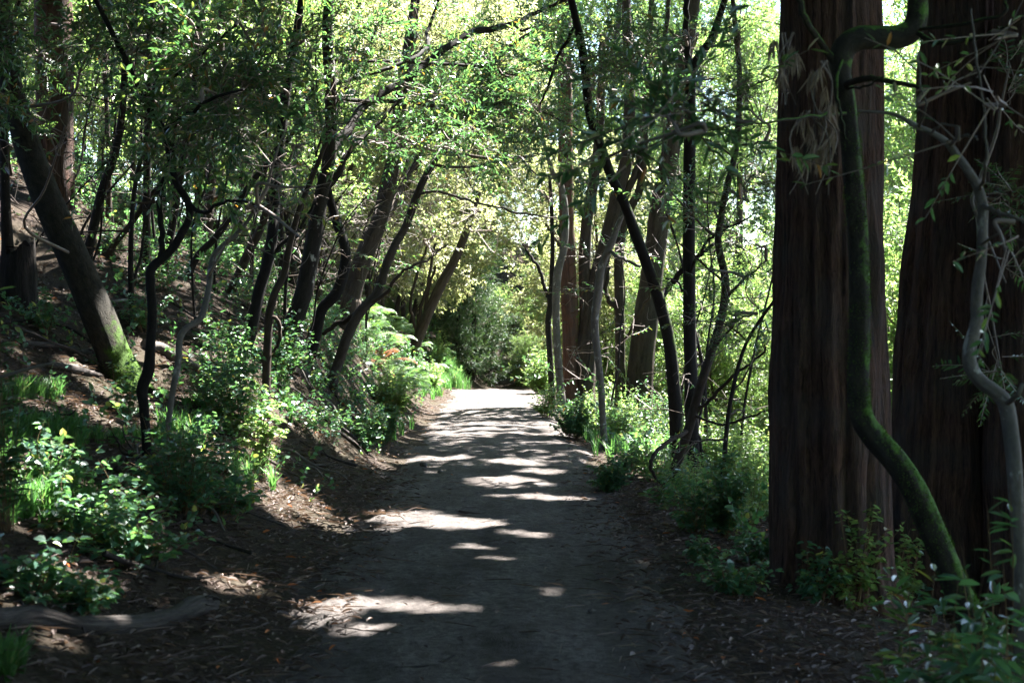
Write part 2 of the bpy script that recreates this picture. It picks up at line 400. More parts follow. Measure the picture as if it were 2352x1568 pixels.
# ---- sprays: a leafy twiglet along +Y
class Spray: pass
def make_spray(kind, seed):
    r = np.random.default_rng(seed); mb = MB(); sp = Spray()
    full = kind not in ('far',)
    ls = {'bay': .50, 'far': .55, 'needle': .42, 'broad': .42, 'sparse': .60, 'canopy': .9}[kind]*r.uniform(.8, 1.2)
    t = np.linspace(0, 1, 5)
    bx, bz = r.normal(0, .15), r.uniform(-.16, .10)
    cv = lambda t: np.stack([bx*ls*t**2, ls*t*(1-.05*t), bz*ls*t**2], -1)
    if kind == 'canopy':
        k = 9
    else:
        tube(mb, cv(t), (.0035 if kind != 'far' else .006)*(1-.75*t)+.0008, 3, 1, r.uniform(0, 1), cap=False)
        k = {'bay': 17, 'far': 16, 'needle': 30, 'broad': 9, 'sparse': 9}[kind]
    tt = np.clip(np.linspace(.12 if kind != 'sparse' else .4, 1, k)+r.normal(0, .05, k), .05, 1); p = cv(tt)
    if kind == 'needle':
        sgn = np.where(np.arange(k) % 2, 1, -1)
        a = np.stack([sgn*.85, .55+0*tt, r.normal(-.1, .12, k)], -1)
        nr = np.stack([r.normal(0, .15, k), r.normal(0, .15, k), np.ones(k)], -1)
        L = .085*np.sin(np.pi*np.clip(tt*.85+.15, 0, 1))**.6*r.uniform(.7, 1.15, k)
        leaves(mb, p, a, nr, L, .013, r.uniform(0, 1, k), 0, False, droop=.1)
    else:
        ph = np.arange(k)*2.4+r.uniform(0, 6)
        a = np.stack([np.cos(ph)*.85, .40+.5*tt, np.sin(ph)*.5-.10], -1)+r.normal(0, .2, (k, 3))
        nr = np.stack([r.normal(0, .45, k), r.normal(0, .35, k), np.ones(k)], -1)
        if kind == 'bay': L, W = r.uniform(.050, .095, k), r.uniform(.019, .031, k)
        elif kind == 'sparse': L, W = r.uniform(.045, .08, k), r.uniform(.016, .024, k)
        elif kind == 'far': L, W = r.uniform(.075, .125, k), r.uniform(.032, .05, k)
        elif kind == 'canopy': L, W = r.uniform(.28, .42, k), r.uniform(.13, .2, k)
        else: L, W = r.uniform(.06, .10, k), r.uniform(.045, .07, k)
        leaves(mb, p, a, nr, L, W, np.clip(r.normal(.45, .25, k), 0, 1), 0, full and kind != 'canopy', broad=(kind == 'broad'))
    sp.v = np.concatenate(mb.v); sp.f = np.concatenate(mb.f); sp.m = np.concatenate(mb.m); sp.rnd = np.concatenate(mb.rnd)
    return sp
SPR = {k: [make_spray(k, 100+i*7+len(k)) for i in range(7)] for k in ('bay', 'far', 'needle', 'broad', 'sparse', 'canopy')}
def put_sprays(mb, kind, pos, dirs, scale=1.0, up=None, mi_leaf=0, mi_twig=1, r=rng, roll=.35):
    pos = np.asarray(pos, float); k = len(pos)
    if k == 0: return
    y = norm(np.asarray(dirs, float))
    upv = np.array([0, 0, 1.])+r.normal(0, roll, (k, 3)) if up is None else up
    x = norm(np.cross(y, upv)); z = np.cross(x, y)
    R = np.stack([x, y, z], -1)*np.broadcast_to(np.asarray(scale, float), (k,))[:, None, None]
    var = r.integers(0, len(SPR[kind]), k); sh = r.normal(0, .10, k)
    for q, sp in enumerate(SPR[kind]):
        id_ = np.nonzero(var == q)[0]
        if not len(id_): continue
        v = np.einsum('kij,vj->kvi', R[id_], sp.v)+pos[id_][:, None]
        nv = len(sp.v)
        f = sp.f[None]+(np.arange(len(id_))*nv)[:, None, None]
        rn = np.clip(sp.rnd[None]+sh[id_][:, None], 0, 1)
        mm = np.tile(sp.m, len(id_))
        f = f.reshape(-1, 4); v = v.reshape(-1, 3)
        mb.v.append(v.astype(np.float32)); mb.f.append(f+mb.n); mb.m.append(np.where(mm == 0, mi_leaf, mi_twig).astype(np.int32))
        mb.sm.append(np.zeros(len(f), bool)); mb.rnd.append(rn.ravel().astype(np.float32)); mb.bark.append(v.astype(np.float32)); mb.moss.append(np.zeros(len(v), np.float32)); mb.n += len(v)

def cluster(mb, c, rad, n, attach, kind='bay', r=rng, scale=1.0, twig_r=.012, gaps=True, per=7, droop=-.03):
    """n sprays filling an ellipsoid around c on thin branches that grow from the attach point."""
    c = np.asarray(c, float); rad = np.asarray(rad, float); attach = np.asarray(attach, float)
    k = max(1, round(n/per)); per = min(per, max(1, n))
    d = norm(r.normal(0, 1, (k, 3))); s = r.uniform(.25, 1, k)**.6
    nodes = c+d*s[:, None]*rad
    mid = attach+(c-attach)*.6
    Lm = np.linalg.norm(c-attach)
    bend = r.normal(0, .10*Lm+.02, 3)
    main = spline(np.array([attach, attach+(mid-attach)*.55+bend, mid+bend*.5, c]), 5)
    tube(mb, main, np.linspace(twig_r*1.3, twig_r*.6, len(main)), 5, 1, r.uniform(0, 1), cap=False, amp=.15)
    for nd in nodes:
        st = main[r.integers(len(main)//2, len(main))]
        L = np.linalg.norm(nd-st)
        b = r.normal(0, .13*L, (2, 3))
        cv = spline(np.array([st, st+(nd-st)*.35+b[0], st+(nd-st)*.7+b[1], nd]), 4)
        tube(mb, cv, np.linspace(twig_r*.55, .0028, len(cv)), 3, 1, r.uniform(0, 1), cap=False)
        m = per
        tt = r.integers(len(cv)//2, len(cv), m)
        pos = cv[tt]+r.normal(0, .02, (m, 3))
        g = norm(nd-st)
        dirs = g[None]*.6+r.normal(0, .65, (m, 3))+np.array([0, 0, droop])
        if gaps:
            kp = keep_mask(pos+norm(dirs)*.2)
            pos, dirs = pos[kp], dirs[kp]
        put_sprays(mb, kind, pos, dirs, scale*r.uniform(.8, 1.2, len(pos)), r=r)

# ------------------------------------------------------------------ trees traced at their own distance
TREES = {}
RT = 1.0; LS = 1.0
def tree(key, name, label, px, d, bark, cat='tree', group=None, wob=.1, clusters=(), limbs=(), leaf='bay', spray='bay', sides=14, top=None,
         moss=None, ridge=0.0, flare=1.25, d1=None, per=5, twig='twig', lscale=1.0, foliage_name='crown', extra_up=0.0, cap_d=29.0):
    """px rows: (x, y, width) from the foot up, photo-view pixels; d metres at the foot, d1 at the tip."""
    px = np.array(px, float); d1 = d if d1 is None else d1
    q = 1.0
    if cap_d:      # the foot stands where its line of sight meets the ground
        q = float(np.clip(G(px[0, 0], px[0, 1]-.15*px[0, 2])[1], .9*d, cap_d))/d
        d *= q; d1 *= q
        limbs = [[(*w[:3], w[3]*q) if len(w) == 4 else w for w in lm] for lm in limbs]
        clusters = [(c[0], c[1], c[2]*q, c[3], c[4], int(c[5]*q), *c[6:]) for c in clusters]
    dd = np.linspace(d, d1, len(px))
    pts = np.array([P(a, b, q) for (a, b, _), q in zip(px, dd)]); rad = px[:, 2]/F*dd/2
    g0 = float(gz(pts[0, 0], pts[0, 1]))
    base = np.array([pts[0, 0], pts[0, 1], g0])
    if pts[0, 2] > g0+.05:
        k = max(1, int((pts[0, 2]-g0)/.5))
        dirn = (pts[0]-pts[1]); dirn = dirn/np.linalg.norm(dirn); dirn[:2] *= .4
        step = (pts[0, 2]-g0+.15)
        ext = np.array([pts[0]+np.array([dirn[0]*step, dirn[1]*step*.3, -step])])
        base = np.array([ext[0, 0], ext[0, 1], float(gz(ext[0, 0], ext[0, 1]))]); ext[0, 2] = base[2]-.15
        pts = np.vstack([ext, pts]); rad = np.concatenate([[rad[0]*flare], rad])
    else:
        pts[0, 2] = min(pts[0, 2], g0-.1); rad[0] *= flare
    if extra_up:
        dr = norm(pts[-1]-pts[-2]); dr = norm(dr+np.array([0, 0, 1.2]))
        pts = np.vstack([pts, pts[-1]+dr*extra_up*.5, pts[-1]+dr*extra_up+np.array([.1, .1, 0])]); rad = np.concatenate([rad, [rad[-1]*.75, rad[-1]*.3]])
    sp = spline(np.hstack([pts, rad[:, None]]), per)
    root = thing(name, label, cat, base, group)
    mb = MB(); sd = sum(ord(c) for c in key)*.173
    tube(mb, sp[:, :3], np.maximum(sp[:, 3], .004), sides, 0, .5, amp=wob, lobes=1.6, vs=2.2, moss=moss, seed=sd, ridge=ridge)
    link('trunk', mb.mesh('trunk', [bark], base), root)
    paths = [sp[:, :3]]
    r = np.random.default_rng(int(sd*1000) % 99991)
    for lm in limbs:
        lp = np.array([tuple(q) if len(q) == 4 else tuple(q)+(np.nan,) for q in lm], float)
        # first limb point snaps to the trunk's distance
        j = np.argmin(np.abs(sp[:, 0]/sp[:, 1]*F+CX-lp[0, 0])+np.abs(HZ-(sp[:, 2]-CAMH)/sp[:, 1]*F-lp[0, 1]))
        dj = sp[j, 1]
        lp[0, 3] = dj; kn = np.nonzero(~np.isnan(lp[:, 3]))[0]
        lp[:, 3] = np.interp(np.arange(len(lp)), kn, lp[kn, 3])
        q = np.array([np.append(P(a, b, e), w/F*e/2) for a, b, w, e in lp]); q[0, :3] = sp[j, :3]
        q = spline(q, 5)
        q[1:-1, :3] += r.normal(0, .004, q[1:-1, :3].shape)*dj/8
        m2 = MB(); tube(m2, q[:, :3], np.maximum(q[:, 3], .003), max(6, sides//2), 0, .5, amp=wob, lobes=1.6, vs=3, moss=moss, seed=sd+1)
        link('limb', m2.mesh('limb', [bark], base), root)
        paths.append(q[:, :3])
    allp = np.vstack(paths)
    if clusters:
        cb = MB()
        for cl in clusters:
            cx, cy, cd, rx, ry, n = cl[:6]; n = int(n*RT); kd = cl[6] if len(cl) > 6 else spray
            c = P(cx, cy, cd); rr = np.array([rx/F*cd, max(rx, ry)/F*cd*.9, ry/F*cd])
            dist = np.linalg.norm(allp-c, axis=1)+np.where(allp[:, 2] > c[2]+.3, .3, 0)
            at = allp[np.argmin(dist)]
            cluster(cb, c, rr, n, at, kd, r, lscale*LS, twig_r=.006+.0012*cd*.5)
        link(foliage_name, cb.mesh(foliage_name, [leaf, twig], base), root)
    TREES[key] = (root, base, sp)
    return root
SUN_E, SKY_S, EXPO = 5.0, .06, 3.75
# ------------------------------------------------------------------ setting
def axis(segs):
    out = []
    for a, b, n in segs: out += list(np.linspace(a, b, n, endpoint=False))
    return np.array(out+[segs[-1][1]])
def sheet(name, X, Y, Z, m):
    h, w = X.shape; mb = MB()
    i, j = np.meshgrid(np.arange(h-1), np.arange(w-1), indexing='ij')
    f = np.stack([i*w+j, i*w+j+1, (i+1)*w+j+1, (i+1)*w+j], -1).reshape(-1, 4)
    mb.add(np.stack([X, Y, Z], -1).reshape(-1, 3), f)
    return tag(link(name, mb.mesh(name, [m])), kind='structure')
gxs = axis([(-700, -60, 14), (-60, -18, 40), (-18, -9, 45), (-9, 6, 150), (6, 20, 70), (20, 60, 40), (60, 700, 14)])
gys = axis([(-300, -30, 8), (-30, 2, 40), (2, 22, 180), (22, 50, 150), (50, 90, 60), (90, 900, 26)])
X, Y = np.meshgrid(gxs, gys)
U = X-xc(Y)
sheet('ground', X, Y, gz(X, Y)-.05*sstep(1.55, 1.1, np.abs(U)), 'ground')
us = np.linspace(-1.62, 1.85, 120); ys = axis([(-6, 3, 40), (3, 13, 300), (13, 22, 160), (22, 45.5, 200)])
Uu, Yy = np.meshgrid(us, ys); Xx = Uu+xc(Yy)
rut = -.022*np.exp(-((Uu+.62)/.16)**2)-.018*np.exp(-((Uu-.68)/.2)**2)
edge = sstep(.80, 1.5, np.abs(Uu-.12)+(fbm2(Xx, Yy, 1.1, 31)-.5)*.9)
zz = gz(Xx, Yy)+.012+rut+(fbm2(Xx, Yy, 2.2, 19, 4)-.5)*.05+(n2(Xx, Yy, 14, 8)-.5)*.014+(fbm2(Xx, Yy, 6, 23, 2)-.5)*.03-.11*edge
sheet('path', Xx, Yy, zz, 'path')

# ------------------------------------------------------------------ traced trees, left of the trail
side = lambda k: (lambda V, n, l: np.clip(n[..., 0]*1.1+.1, 0, 1)*k)
def footmoss(h, k=.75):
    return lambda V, n, l: np.clip(1-l/h, 0, 1)[:, None]*k*np.clip(.65+.5*n[..., 0], 0, 1)+0*n[..., 0]
allmoss = lambda a, b: (lambda V, n, l: a+b*np.clip(n[..., 2]+.4*n[..., 0], 0, 1))

tree('mossleaner', 'leaning_tree', 'thick scaly grey trunk leaning left with bright moss on its foot', [(296,905,100),(268,835,80),(228,730,74),(178,610,72),(118,480,68),(66,340,60),(34,230,52),(14,140,48),(4,50,42),(-2,-80,38),(-6,-300,32)],
     11.5, 'scaly', sides=28, wob=.07, moss=footmoss(1.3, .85), ridge=.03, flare=1.2, d1=12,
     clusters=[(60,60,11,110,90,40),(250,40,10.5,90,60,30),(-60,200,11,80,120,30),(150,290,9,60,25,10,'sparse')])
tree('redwoodleft', 'redwood_tree', 'dark straight redwood trunk standing behind the leaning mossy trunk', px=[(138,640,95),(134,560,90),(126,400,86),(124,200,85),(122,0,84),(121,-300,80),(120,-700,72)], d=19, bark='redwood', cap_d=0, sides=36, wob=.05, ridge=.08, flare=1.25, extra_up=8,
     clusters=[(70,110,18,90,90,34,'needle'),(200,60,18,70,60,24,'needle'),(30,250,18,60,80,22,'needle')], leaf='needle')
tree('edgetree', 'tree', 'thin black trunk at the edge of the hillside beside the leaning trunk', [(22,640,26),(14,500,24),(8,300,22),(3,100,22),(-2,-60,20)], 14, 'dark',
     clusters=[(20,340,13,40,60,14)])
tree('sapling', 'sapling', 'black crooked sapling on the near left bank bending into a curved fork', [(343,1065,25),(336,1000,23),(330,930,24),(327,890,27),(341,850,27),(345,800,22),(350,720,21),(346,650,22),(350,615,22),(394,574,19),(424,525,18),(435,498,17),(431,461,17),(405,420,16),(394,375,16),(375,300,16),(326,225,14),(285,131,13),(240,40,12),(205,-30,11)],
     9.6, 'black', sides=12, wob=.12, per=4, moss=side(.15),
     limbs=[[(348,612,17),(368,590,15),(372,540,14),(366,470,13),(374,420,12),(390,380,10),(400,330,8)],
            [(430,470,12),(470,490,9),(500,470,8),(540,460,7,9.2),(590,470,5,9)],
            [(375,305,10),(420,270,9),(480,230,8,9.2),(560,205,6,9)],
            [(326,228,9),(370,200,8),(420,160,7),(480,110,6),(540,60,5)]],
     clusters=[(520,220,9.4,150,120,85),(425,330,9.6,120,90,42),(640,335,9,130,100,66),(330,130,9.8,100,90,36),(470,110,9.6,120,90,40),(700,430,8.6,70,50,20),(690,545,8.4,36,55,9),(560,470,9,70,30,12),(600,130,10,110,90,36)])
tree('greysapling', 'sapling', 'slim grey sapling with a sideways kink beside the black crooked sapling', [(358,1078,15),(375,1032,15),(388,960,14),(396,900,14),(409,836,15),(413,777,15),(430,752,14),(461,731,14),(474,690,14),(481,650,13),(485,610,13),(500,575,12),(560,520,10),(600,455,9),(640,400,8),(690,330,7)],
     9.7, 'grey', sides=10, wob=.1, per=4, d1=10.5, clusters=[(700,330,10,60,50,16),(600,480,10,40,30,8,'sparse'),(520,560,9.8,40,30,6,'sparse')])
tree('curvy', 'sapling', 'thin curving tree arching low across the left slope behind the saplings', [(236,590,15),(262,562,14),(292,525,14),(318,490,13),(335,460,12),(362,432,11),(384,394,10),(396,330,9),(410,250,7)], 13, 'brown', sides=8, per=4,
     limbs=[[(262,562,9),(235,600,8),(212,640,7)]], clusters=[(410,240,12.5,60,60,18),(300,440,12.5,60,40,12,'sparse')])
for key, lab, px, d, bk in [
    ('s1', 'straight dark stem of the left slope rising behind the crooked sapling fork', [(338,640,20),(336,560,19),(337,430,18),(340,250,17),(345,60,15),(348,-40,14)], 16.5, 'dark'),
    ('s2', 'second dark stem leaning right on the left slope near the fork', [(372,625,22),(388,560,20),(398,500,18),(412,420,17),(430,320,15),(446,200,13),(455,60,12)], 17, 'dark'),
    ('s3', 'brown straight trunk on the upper left slope beside rust coloured fronds', [(462,590,28),(476,525,26),(485,412,24),(490,330,22),(500,200,20),(510,20,18)], 22, 'brown'),
    ('s4', 'dark trunk leaning right on the slope behind the leaning mossy trunk', [(196,610,22),(206,560,22),(222,490,22),(236,430,20),(262,360,18),(280,260,16),(290,100,14)], 17, 'dark'),
    ('s5', 'pale slender stem far up the left slope between dark trunks', [(300,520,13),(304,430,13),(308,330,12),(306,200,11),(300,60,10)], 24, 'brown'),
    ('s6', 'thin upright stem far up the left slope near the redwood', [(248,520,12),(250,400,12),(246,280,11),(240,120,10)], 24, 'brown'),
    ('s7', 'slim dark trunk on the left slope leaning across the rust fronds', [(425,640,16),(452,590,16),(496,544,15),(540,480,15),(583,412,14),(635,356,13),(680,290,11),(720,200,9)], 16, 'dark'),
    ('s8', 'bowed dark trunk sweeping right from the slope behind the black leaning pole', [(522,676,24),(545,640,22),(568,585,20),(600,520,18),(622,440,16),(640,350,14),(650,200,12)], 15.5, 'brown'),
    ('s9', 'grey slim stem on the slope left of the bowed dark trunk', [(538,600,14),(545,500,14),(552,400,13),(556,280,12),(560,120,10)], 20, 'brown')]:
    x2, y2 = px[-1][0], px[-1][1]
    tree(key, 'slope_tree', lab, px, d, bk, cap_d=28, sides=10, group='slim trees on the left slope',
         clusters=[(x2+rng.uniform(-30, 30), max(y2, 60)+rng.uniform(0, 60), d, 80, 70, 26, 'bay' if d < 18 else 'far'), (px[-3][0]+rng.uniform(-60, 60), px[-3][1], d, 50, 40, 10)],
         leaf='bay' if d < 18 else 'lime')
tree('pole', 'leaning_tree', 'black slender pole trunk leaning right up the left bank', [(545,870,30),(552,840,28),(577,760,28),(596,667,27),(618,592,26),(629,517,25),(631,487,24),(639,375,22),(661,187,20),(684,60,18),(700,-60,16)],
     12.5, 'black', sides=12, d1=13, limbs=[[(618,592,12),(650,560,10),(690,520,8),(720,470,6)]],
     clusters=[(700,80,12.5,100,80,44),(620,180,12.5,70,70,20),(560,60,12.5,90,60,26)])
tree('brownfork', 'young_tree', 'slim brown forked trunk on the left bank beside the black pole trunk', [(612,958,22),(611,900,21),(613,817,20),(616,760,20),(618,723,20),(632,672,18),(652,630,17),(662,580,16),(668,550,15),(688,480,13),(720,400,11),(760,300,9)],
     11.2, 'brown', sides=12, limbs=[[(618,723,9),(640,740,9),(642,780,8),(628,810,7)]], clusters=[(760,300,11,70,60,26),(690,470,11,30,40,7,'sparse')])
tree('arch', 'leaning_tree', 'thick dark trunk with pale lichen whose big limb arches over the trail', [(648,838,62),(660,790,46),(674,742,44),(688,700,42),(700,660,41),(716,573,38),(727,517,36),(740,440,32),(757,356,30),(760,225,27),(752,75,24),(760,-80,20)],
     13, 'dark', sides=20, ridge=.03, flare=1.5,
     limbs=[[(757,356,24),(797,300,22,13.2),(826,255,21,13.4),(871,217,20,13.7),(928,187,19,14),(984,142,18,14.4),(1043,101,17,14.8),(1088,75,16,15),(1181,56,13,15.6),(1226,30,10,16),(1300,0,8,16)],
            [(740,440,18),(775,400,17),(800,350,14,13.2),(840,310,10,13.4),(900,250,8,13.6),(960,160,7,13.8)],
            [(871,217,10,13.7),(950,236,9,14),(1050,252,8,14.4),(1150,238,7,14.8),(1260,262,5,15),(1330,300,3,15.2)],[(984,142,9,14.4),(1080,150,8,14.6),(1180,172,7,14.8),(1290,160,5,15),(1390,192,3,15.2)],[(926,187,10,14),(960,130,9),(985,60,8,14.2),(1010,-10,7,14.3)]],
     clusters=[(850,110,12.6,140,100,80),(1000,215,13.6,130,60,55),(920,330,12.8,90,60,34),(1130,150,14.6,130,60,44),(1240,60,15.4,110,60,38),(800,220,12.6,80,70,34),(1060,330,13.4,120,60,40),(960,40,13,110,60,36),(1040,250,14.3,90,40,26),(1150,236,14.8,90,40,32),(1260,262,15,80,50,30),(1180,165,14.8,90,40,28),(1290,155,15,90,50,32),(1380,200,15.2,60,40,16)])
tree('crooked', 'crooked_tree', 'black crooked trunk with an s bend between the lichened trunk and the straight leaner', [(708,815,27),(719,794,25),(727,764,24),(734,730,24),(742,706,25),(760,688,27),(776,668,27),(788,630,26),(794,585,24),(786,545,22),(778,522,22),(766,485,20),(756,450,18),(750,400,14),(756,330,11)],
     14, 'black', sides=12, per=4, clusters=[(770,300,13.6,60,50,18)])
tree('leaner', 'leaning_tree', 'smooth straight brown trunk leaning right over the trail from the left bank', [(760,900,26),(766,870,25),(777,836,24),(798,772,24),(828,716,23),(866,674,22),(884,618,20),(907,562,19),(933,517,18),(965,431,17),(999,367,16),(1021,326,15),(1045,298,14),(1075,230,13),(1110,165,12),(1144,131,11),(1189,94,9),(1250,60,7)],
     13.2, 'brown', sides=14, d1=15,
     limbs=[[(843,712,13),(800,732,12),(770,745,11),(742,768,9)],[(850,700,10),(885,675,8),(930,620,7,13.6),(990,590,5,13.8),(1030,560,3,13.9)],
            [(940,500,6),(975,442,6,14),(1060,455,6,14.5),(1106,469,5,15),(1190,488,5,15.5),(1279,500,3,16)],
            [(1001,380,7),(1060,385,6,14.6),(1110,378,6,15),(1180,362,5,15.6),(1240,354,4,16),(1294,346,3,16.4)],
            [(1043,300,7),(1110,310,6,14.8),(1160,330,5,15),(1220,320,4,15)]],
     clusters=[(1090,300,14.2,120,50,56),(1190,290,14.8,110,60,48),(1010,240,14,90,50,34),(1290,300,15,80,60,34),(1160,200,14.6,110,70,40),(1230,400,15.4,90,40,20,'sparse')])
tree('archtwig', 'young_tree', 'thin dark tree whose long bare bough arches level across the trail', [(735,600,14),(742,500,13),(752,420,12),(770,341,11),(815,326,10),(860,322,10),(950,335,9),(1047,352,8),(1110,362,7),(1163,366,6),(1230,358,5)], 14.4, 'brown', sides=8, per=4,
     limbs=[[(930,335,7),(932,390,6),(920,440,6),(905,480,4)],[(1047,352,4),(1080,420,4),(1100,470,3)]], clusters=[(1180,380,14.6,80,30,16,'sparse'),(900,360,14.4,80,40,12,'sparse')])
tree('mossthick', 'leaning_tree', 'thick olive brown trunk leaning right behind the crooked black trunk', [(800,690,56),(808,670,46),(828,611,42),(854,547,41),(871,506,40),(894,412,37),(910,337,34),(920,230,30),(940,100,26),(960,-50,20)],
     22, 'oak', cap_d=26, sides=18, ridge=.03, moss=side(.2), limbs=[[(876,500,20),(900,470,18),(950,380,14,23),(990,300,10,23)]],
     clusters=[(930,150,21,130,90,60,'far'),(860,290,21,90,70,36,'far'),(1000,280,21.5,90,60,36,'far'),(1040,120,21,110,80,44,'far')], leaf='lime')
tree('farlean', 'leaning_tree', 'olive trunk leaning over the far trail out of the bright fern bank', px=[(958,780,26),(964,770,24),(990,704,23),(1016,648,22),(1049,588,20),(1075,520,17),(1100,440,13)], d=32, bark='oak', cap_d=0, sides=12,
     limbs=[[(960,776,10),(965,720,9),(985,640,8),(1000,560,6)],[(958,775,9),(942,700,8),(962,620,7),(985,560,5)],[(975,740,9),(980,680,8),(1000,610,7)]],
     clusters=[(1080,480,31,100,60,60,'far'),(1000,540,30,80,60,50,'far'),(1130,530,31,80,40,40,'far')], leaf='olive')

RT = .95; LS = .82
# ------------------------------------------------------------------ traced trees, right of the trail
RG = 'trunks on the right edge of the trail'
tree('forkslim', 'young_tree', 'slim dark trunk forking in a narrow v at the far right of the trail', [(1266,870,15),(1262,800,14),(1259,742,14),(1264,700,14),(1267,650,12),(1268,611,11),(1269,554,10),(1266,470,9),(1262,400,7)], 29, 'dark', group=RG,
     limbs=[[(1264,700,10),(1253,667,9),(1246,640,9),(1238,618,8),(1216,584,7),(1200,560,5)]], clusters=[(1250,440,28,70,60,60,'far'),(1200,560,28,50,40,36,'far')], leaf='lime')
tree('greyfork', 'young_tree', 'grey brown slim trunk with a kink in front of the red barked trunk', [(1292,945,22),(1288,900,19),(1283,836,18),(1278,761,17),(1277,700,18),(1279,640,19),(1283,614,19),(1292,585,17),(1296,560,17),(1299,517,16),(1297,470,15),(1290,430,14),(1271,400,12),(1258,360,9),(1240,300,7)], 22, 'grey', group=RG, per=4,
     clusters=[(1240,300,21,70,60,44,'far'),(1300,380,21,60,50,24,'far')], leaf='lime')
tree('redbark', 'redwood_tree', 'straight red barked trunk with a mossy right side and bright dead twigs', [(1316,935,48),(1312,860,40),(1310,742,38),(1306,648,37),(1303,554,36),(1300,400,34),(1298,200,32),(1296,0,31),(1294,-250,28)], 24, 'redwood2', group=RG, sides=20, ridge=.05, moss=side(.35), extra_up=6,
     limbs=[[(1308,y,3),(1308+s*18,y-8,2.2,23.6),(1308+s*34,y-22,1.2,23.3)] for y, s in ((690,1),(675,-1),(640,1),(720,1),(745,-1),(610,1),(600,-1),(660,1),(705,-1),(580,1),(560,-1))],
     clusters=[(1290,150,23,90,110,50,'far'),(1330,40,23,80,60,36,'far')], leaf='bay')
tree('twinright', 'tree', 'straight brown trunk behind the broad split trunk on the right', [(1345,930,34),(1346,850,30),(1345,704,29),(1343,611,28),(1347,517,27),(1351,487,26),(1369,375,23),(1380,250,20),(1385,80,17)], 26, 'oak', group=RG, moss=side(.25),
     clusters=[(1370,220,25,90,90,50,'far'),(1400,80,25,80,70,40,'far')], leaf='lime')
tree('broadsplit', 'tree', 'broad grey brown trunk splitting upward to the right of the red barked trunk', [(1340,945,66),(1343,900,50),(1345,817,47),(1350,760,44),(1356,723,42),(1374,629,38),(1396,547,35),(1412,480,33),(1422,430,31),(1436,380,29),(1444,300,27),(1446,187,25),(1440,60,22),(1436,-60,18)], 20, 'oak', group=RG, sides=20, ridge=.03, moss=side(.2),
     limbs=[[(1398,545,22),(1415,500,20),(1450,420,18),(1470,360,16),(1481,262,15),(1507,187,14),(1530,56,12),(1540,-40,10)]],
     clusters=[(1440,90,18.5,110,90,52),(1380,170,18.5,80,80,36),(1510,110,18.5,90,80,40),(1450,300,18.5,50,60,18)])
tree('pale', 'dead_tree', 'pale lichen patched slim trunk with peeling bark leaning on the broad split trunk', [(1390,1034,17),(1386,990,16),(1381,892,16),(1377,850,16),(1373,817,17),(1366,742,19),(1374,667,19),(1381,618,18),(1395,580,17),(1407,554,16),(1420,517,14),(1440,470,10)], 17, 'grey', group=RG, per=4,
     limbs=[[(1398,570,8),(1420,590,8,16.8),(1440,598,8,16.6),(1470,612,6,16.4)]])
tree('slimmoss', 'young_tree', 'slim mossy trunk with twiggy shoots between broad split trunk and oak', [(1420,955,30),(1424,920,26),(1425,854,24),(1424,742,23),(1422,592,22),(1432,520,21),(1452,470,20),(1470,431,19),(1481,330,18),(1482,262,17),(1490,120,15),(1500,-40,12)], 23, 'oak', group=RG, moss=side(.4),
     limbs=[[(1423,720,14),(1400,690,12),(1392,660,11),(1400,610,10)],[(1424,800,6),(1470,720,6,22),(1500,660,4,21)]],
     clusters=[(1490,150,22,90,90,44,'far'),(1430,330,22,60,60,22,'far')], leaf='lime')
tree('oak', 'oak_tree', 'thick oak trunk with deep ridged bark leaning right beside the trail', [(1460,985,76),(1463,960,64),(1475,817,58),(1490,686,54),(1508,554,50),(1516,487,48),(1541,337,42),(1560,225,37),(1582,75,31),(1597,-20,26)], 19, 'oak', group=RG, sides=32, ridge=.07, moss=side(.1), extra_up=4,
     clusters=[(1560,120,17.5,110,80,46),(1480,220,17.5,70,80,28),(1620,200,17.5,80,80,34),(1560,380,17.5,50,50,14)])
tree('blackcurve', 'leaning_tree', 'black curving trunk slanting left over the trail edge, mossy on its right side', [(1551,1085,34),(1551,1060,31),(1553,967,31),(1547,873,30),(1536,779,29),(1513,686,28),(1491,622,27),(1461,541,25),(1436,472,24),(1404,405,23),(1377,326,22),(1355,262,21),(1340,131,20),(1325,56,18),(1310,-10,16),(1290,-90,14)],
     13.5, 'black', sides=16, moss=side(.42), per=5, d1=13,
     limbs=[[(1513,690,14),(1540,655,14,13.4),(1562,625,13,13.2),(1600,590,10,13),(1640,560,8,12.8)],[(1325,60,10),(1300,95,9,13.2),(1280,130,8,13.4),(1265,180,7,13.5),(1240,240,5,13.6)],
            [(1440,480,6),(1410,440,5),(1390,380,4)]],
     clusters=[(1410,120,12.6,110,80,52),(1350,200,12.8,70,80,34),(1470,160,12.4,90,80,40),(1250,150,13.4,100,80,40),(1330,380,13,60,60,20),(1470,330,12.8,60,60,18),(1240,260,13.6,70,60,26)])
tree('blackpole', 'tree', 'straight black pole trunk forking high beside the ridged oak', [(1593,1115,36),(1592,1060,31),(1588,932,31),(1585,782,29),(1583,632,28),(1582,562,28),(1584,337,27),(1587,200,25),(1594,150,22),(1631,94,18),(1650,45,16),(1672,-20,13)],
     13, 'black', sides=16, moss=side(.22),
     limbs=[[(1586,200,18),(1582,140,16),(1576,60,14),(1580,-40,12)],[(1588,640,8),(1620,560,7,12.6),(1660,530,6,12.3),(1720,500,4,12)],[(1590,700,6),(1560,650,5,12.8),(1530,640,4,12.6)],[(1592,960,9),(1606,1010,9),(1614,1060,9),(1612,1110,9)]],
     clusters=[(1590,90,12.4,90,70,40),(1640,180,12.2,70,70,28),(1530,260,12.3,70,60,22),(1680,90,12.4,80,70,34),(1540,440,12.4,50,40,12),(1640,480,12.2,60,40,14)])
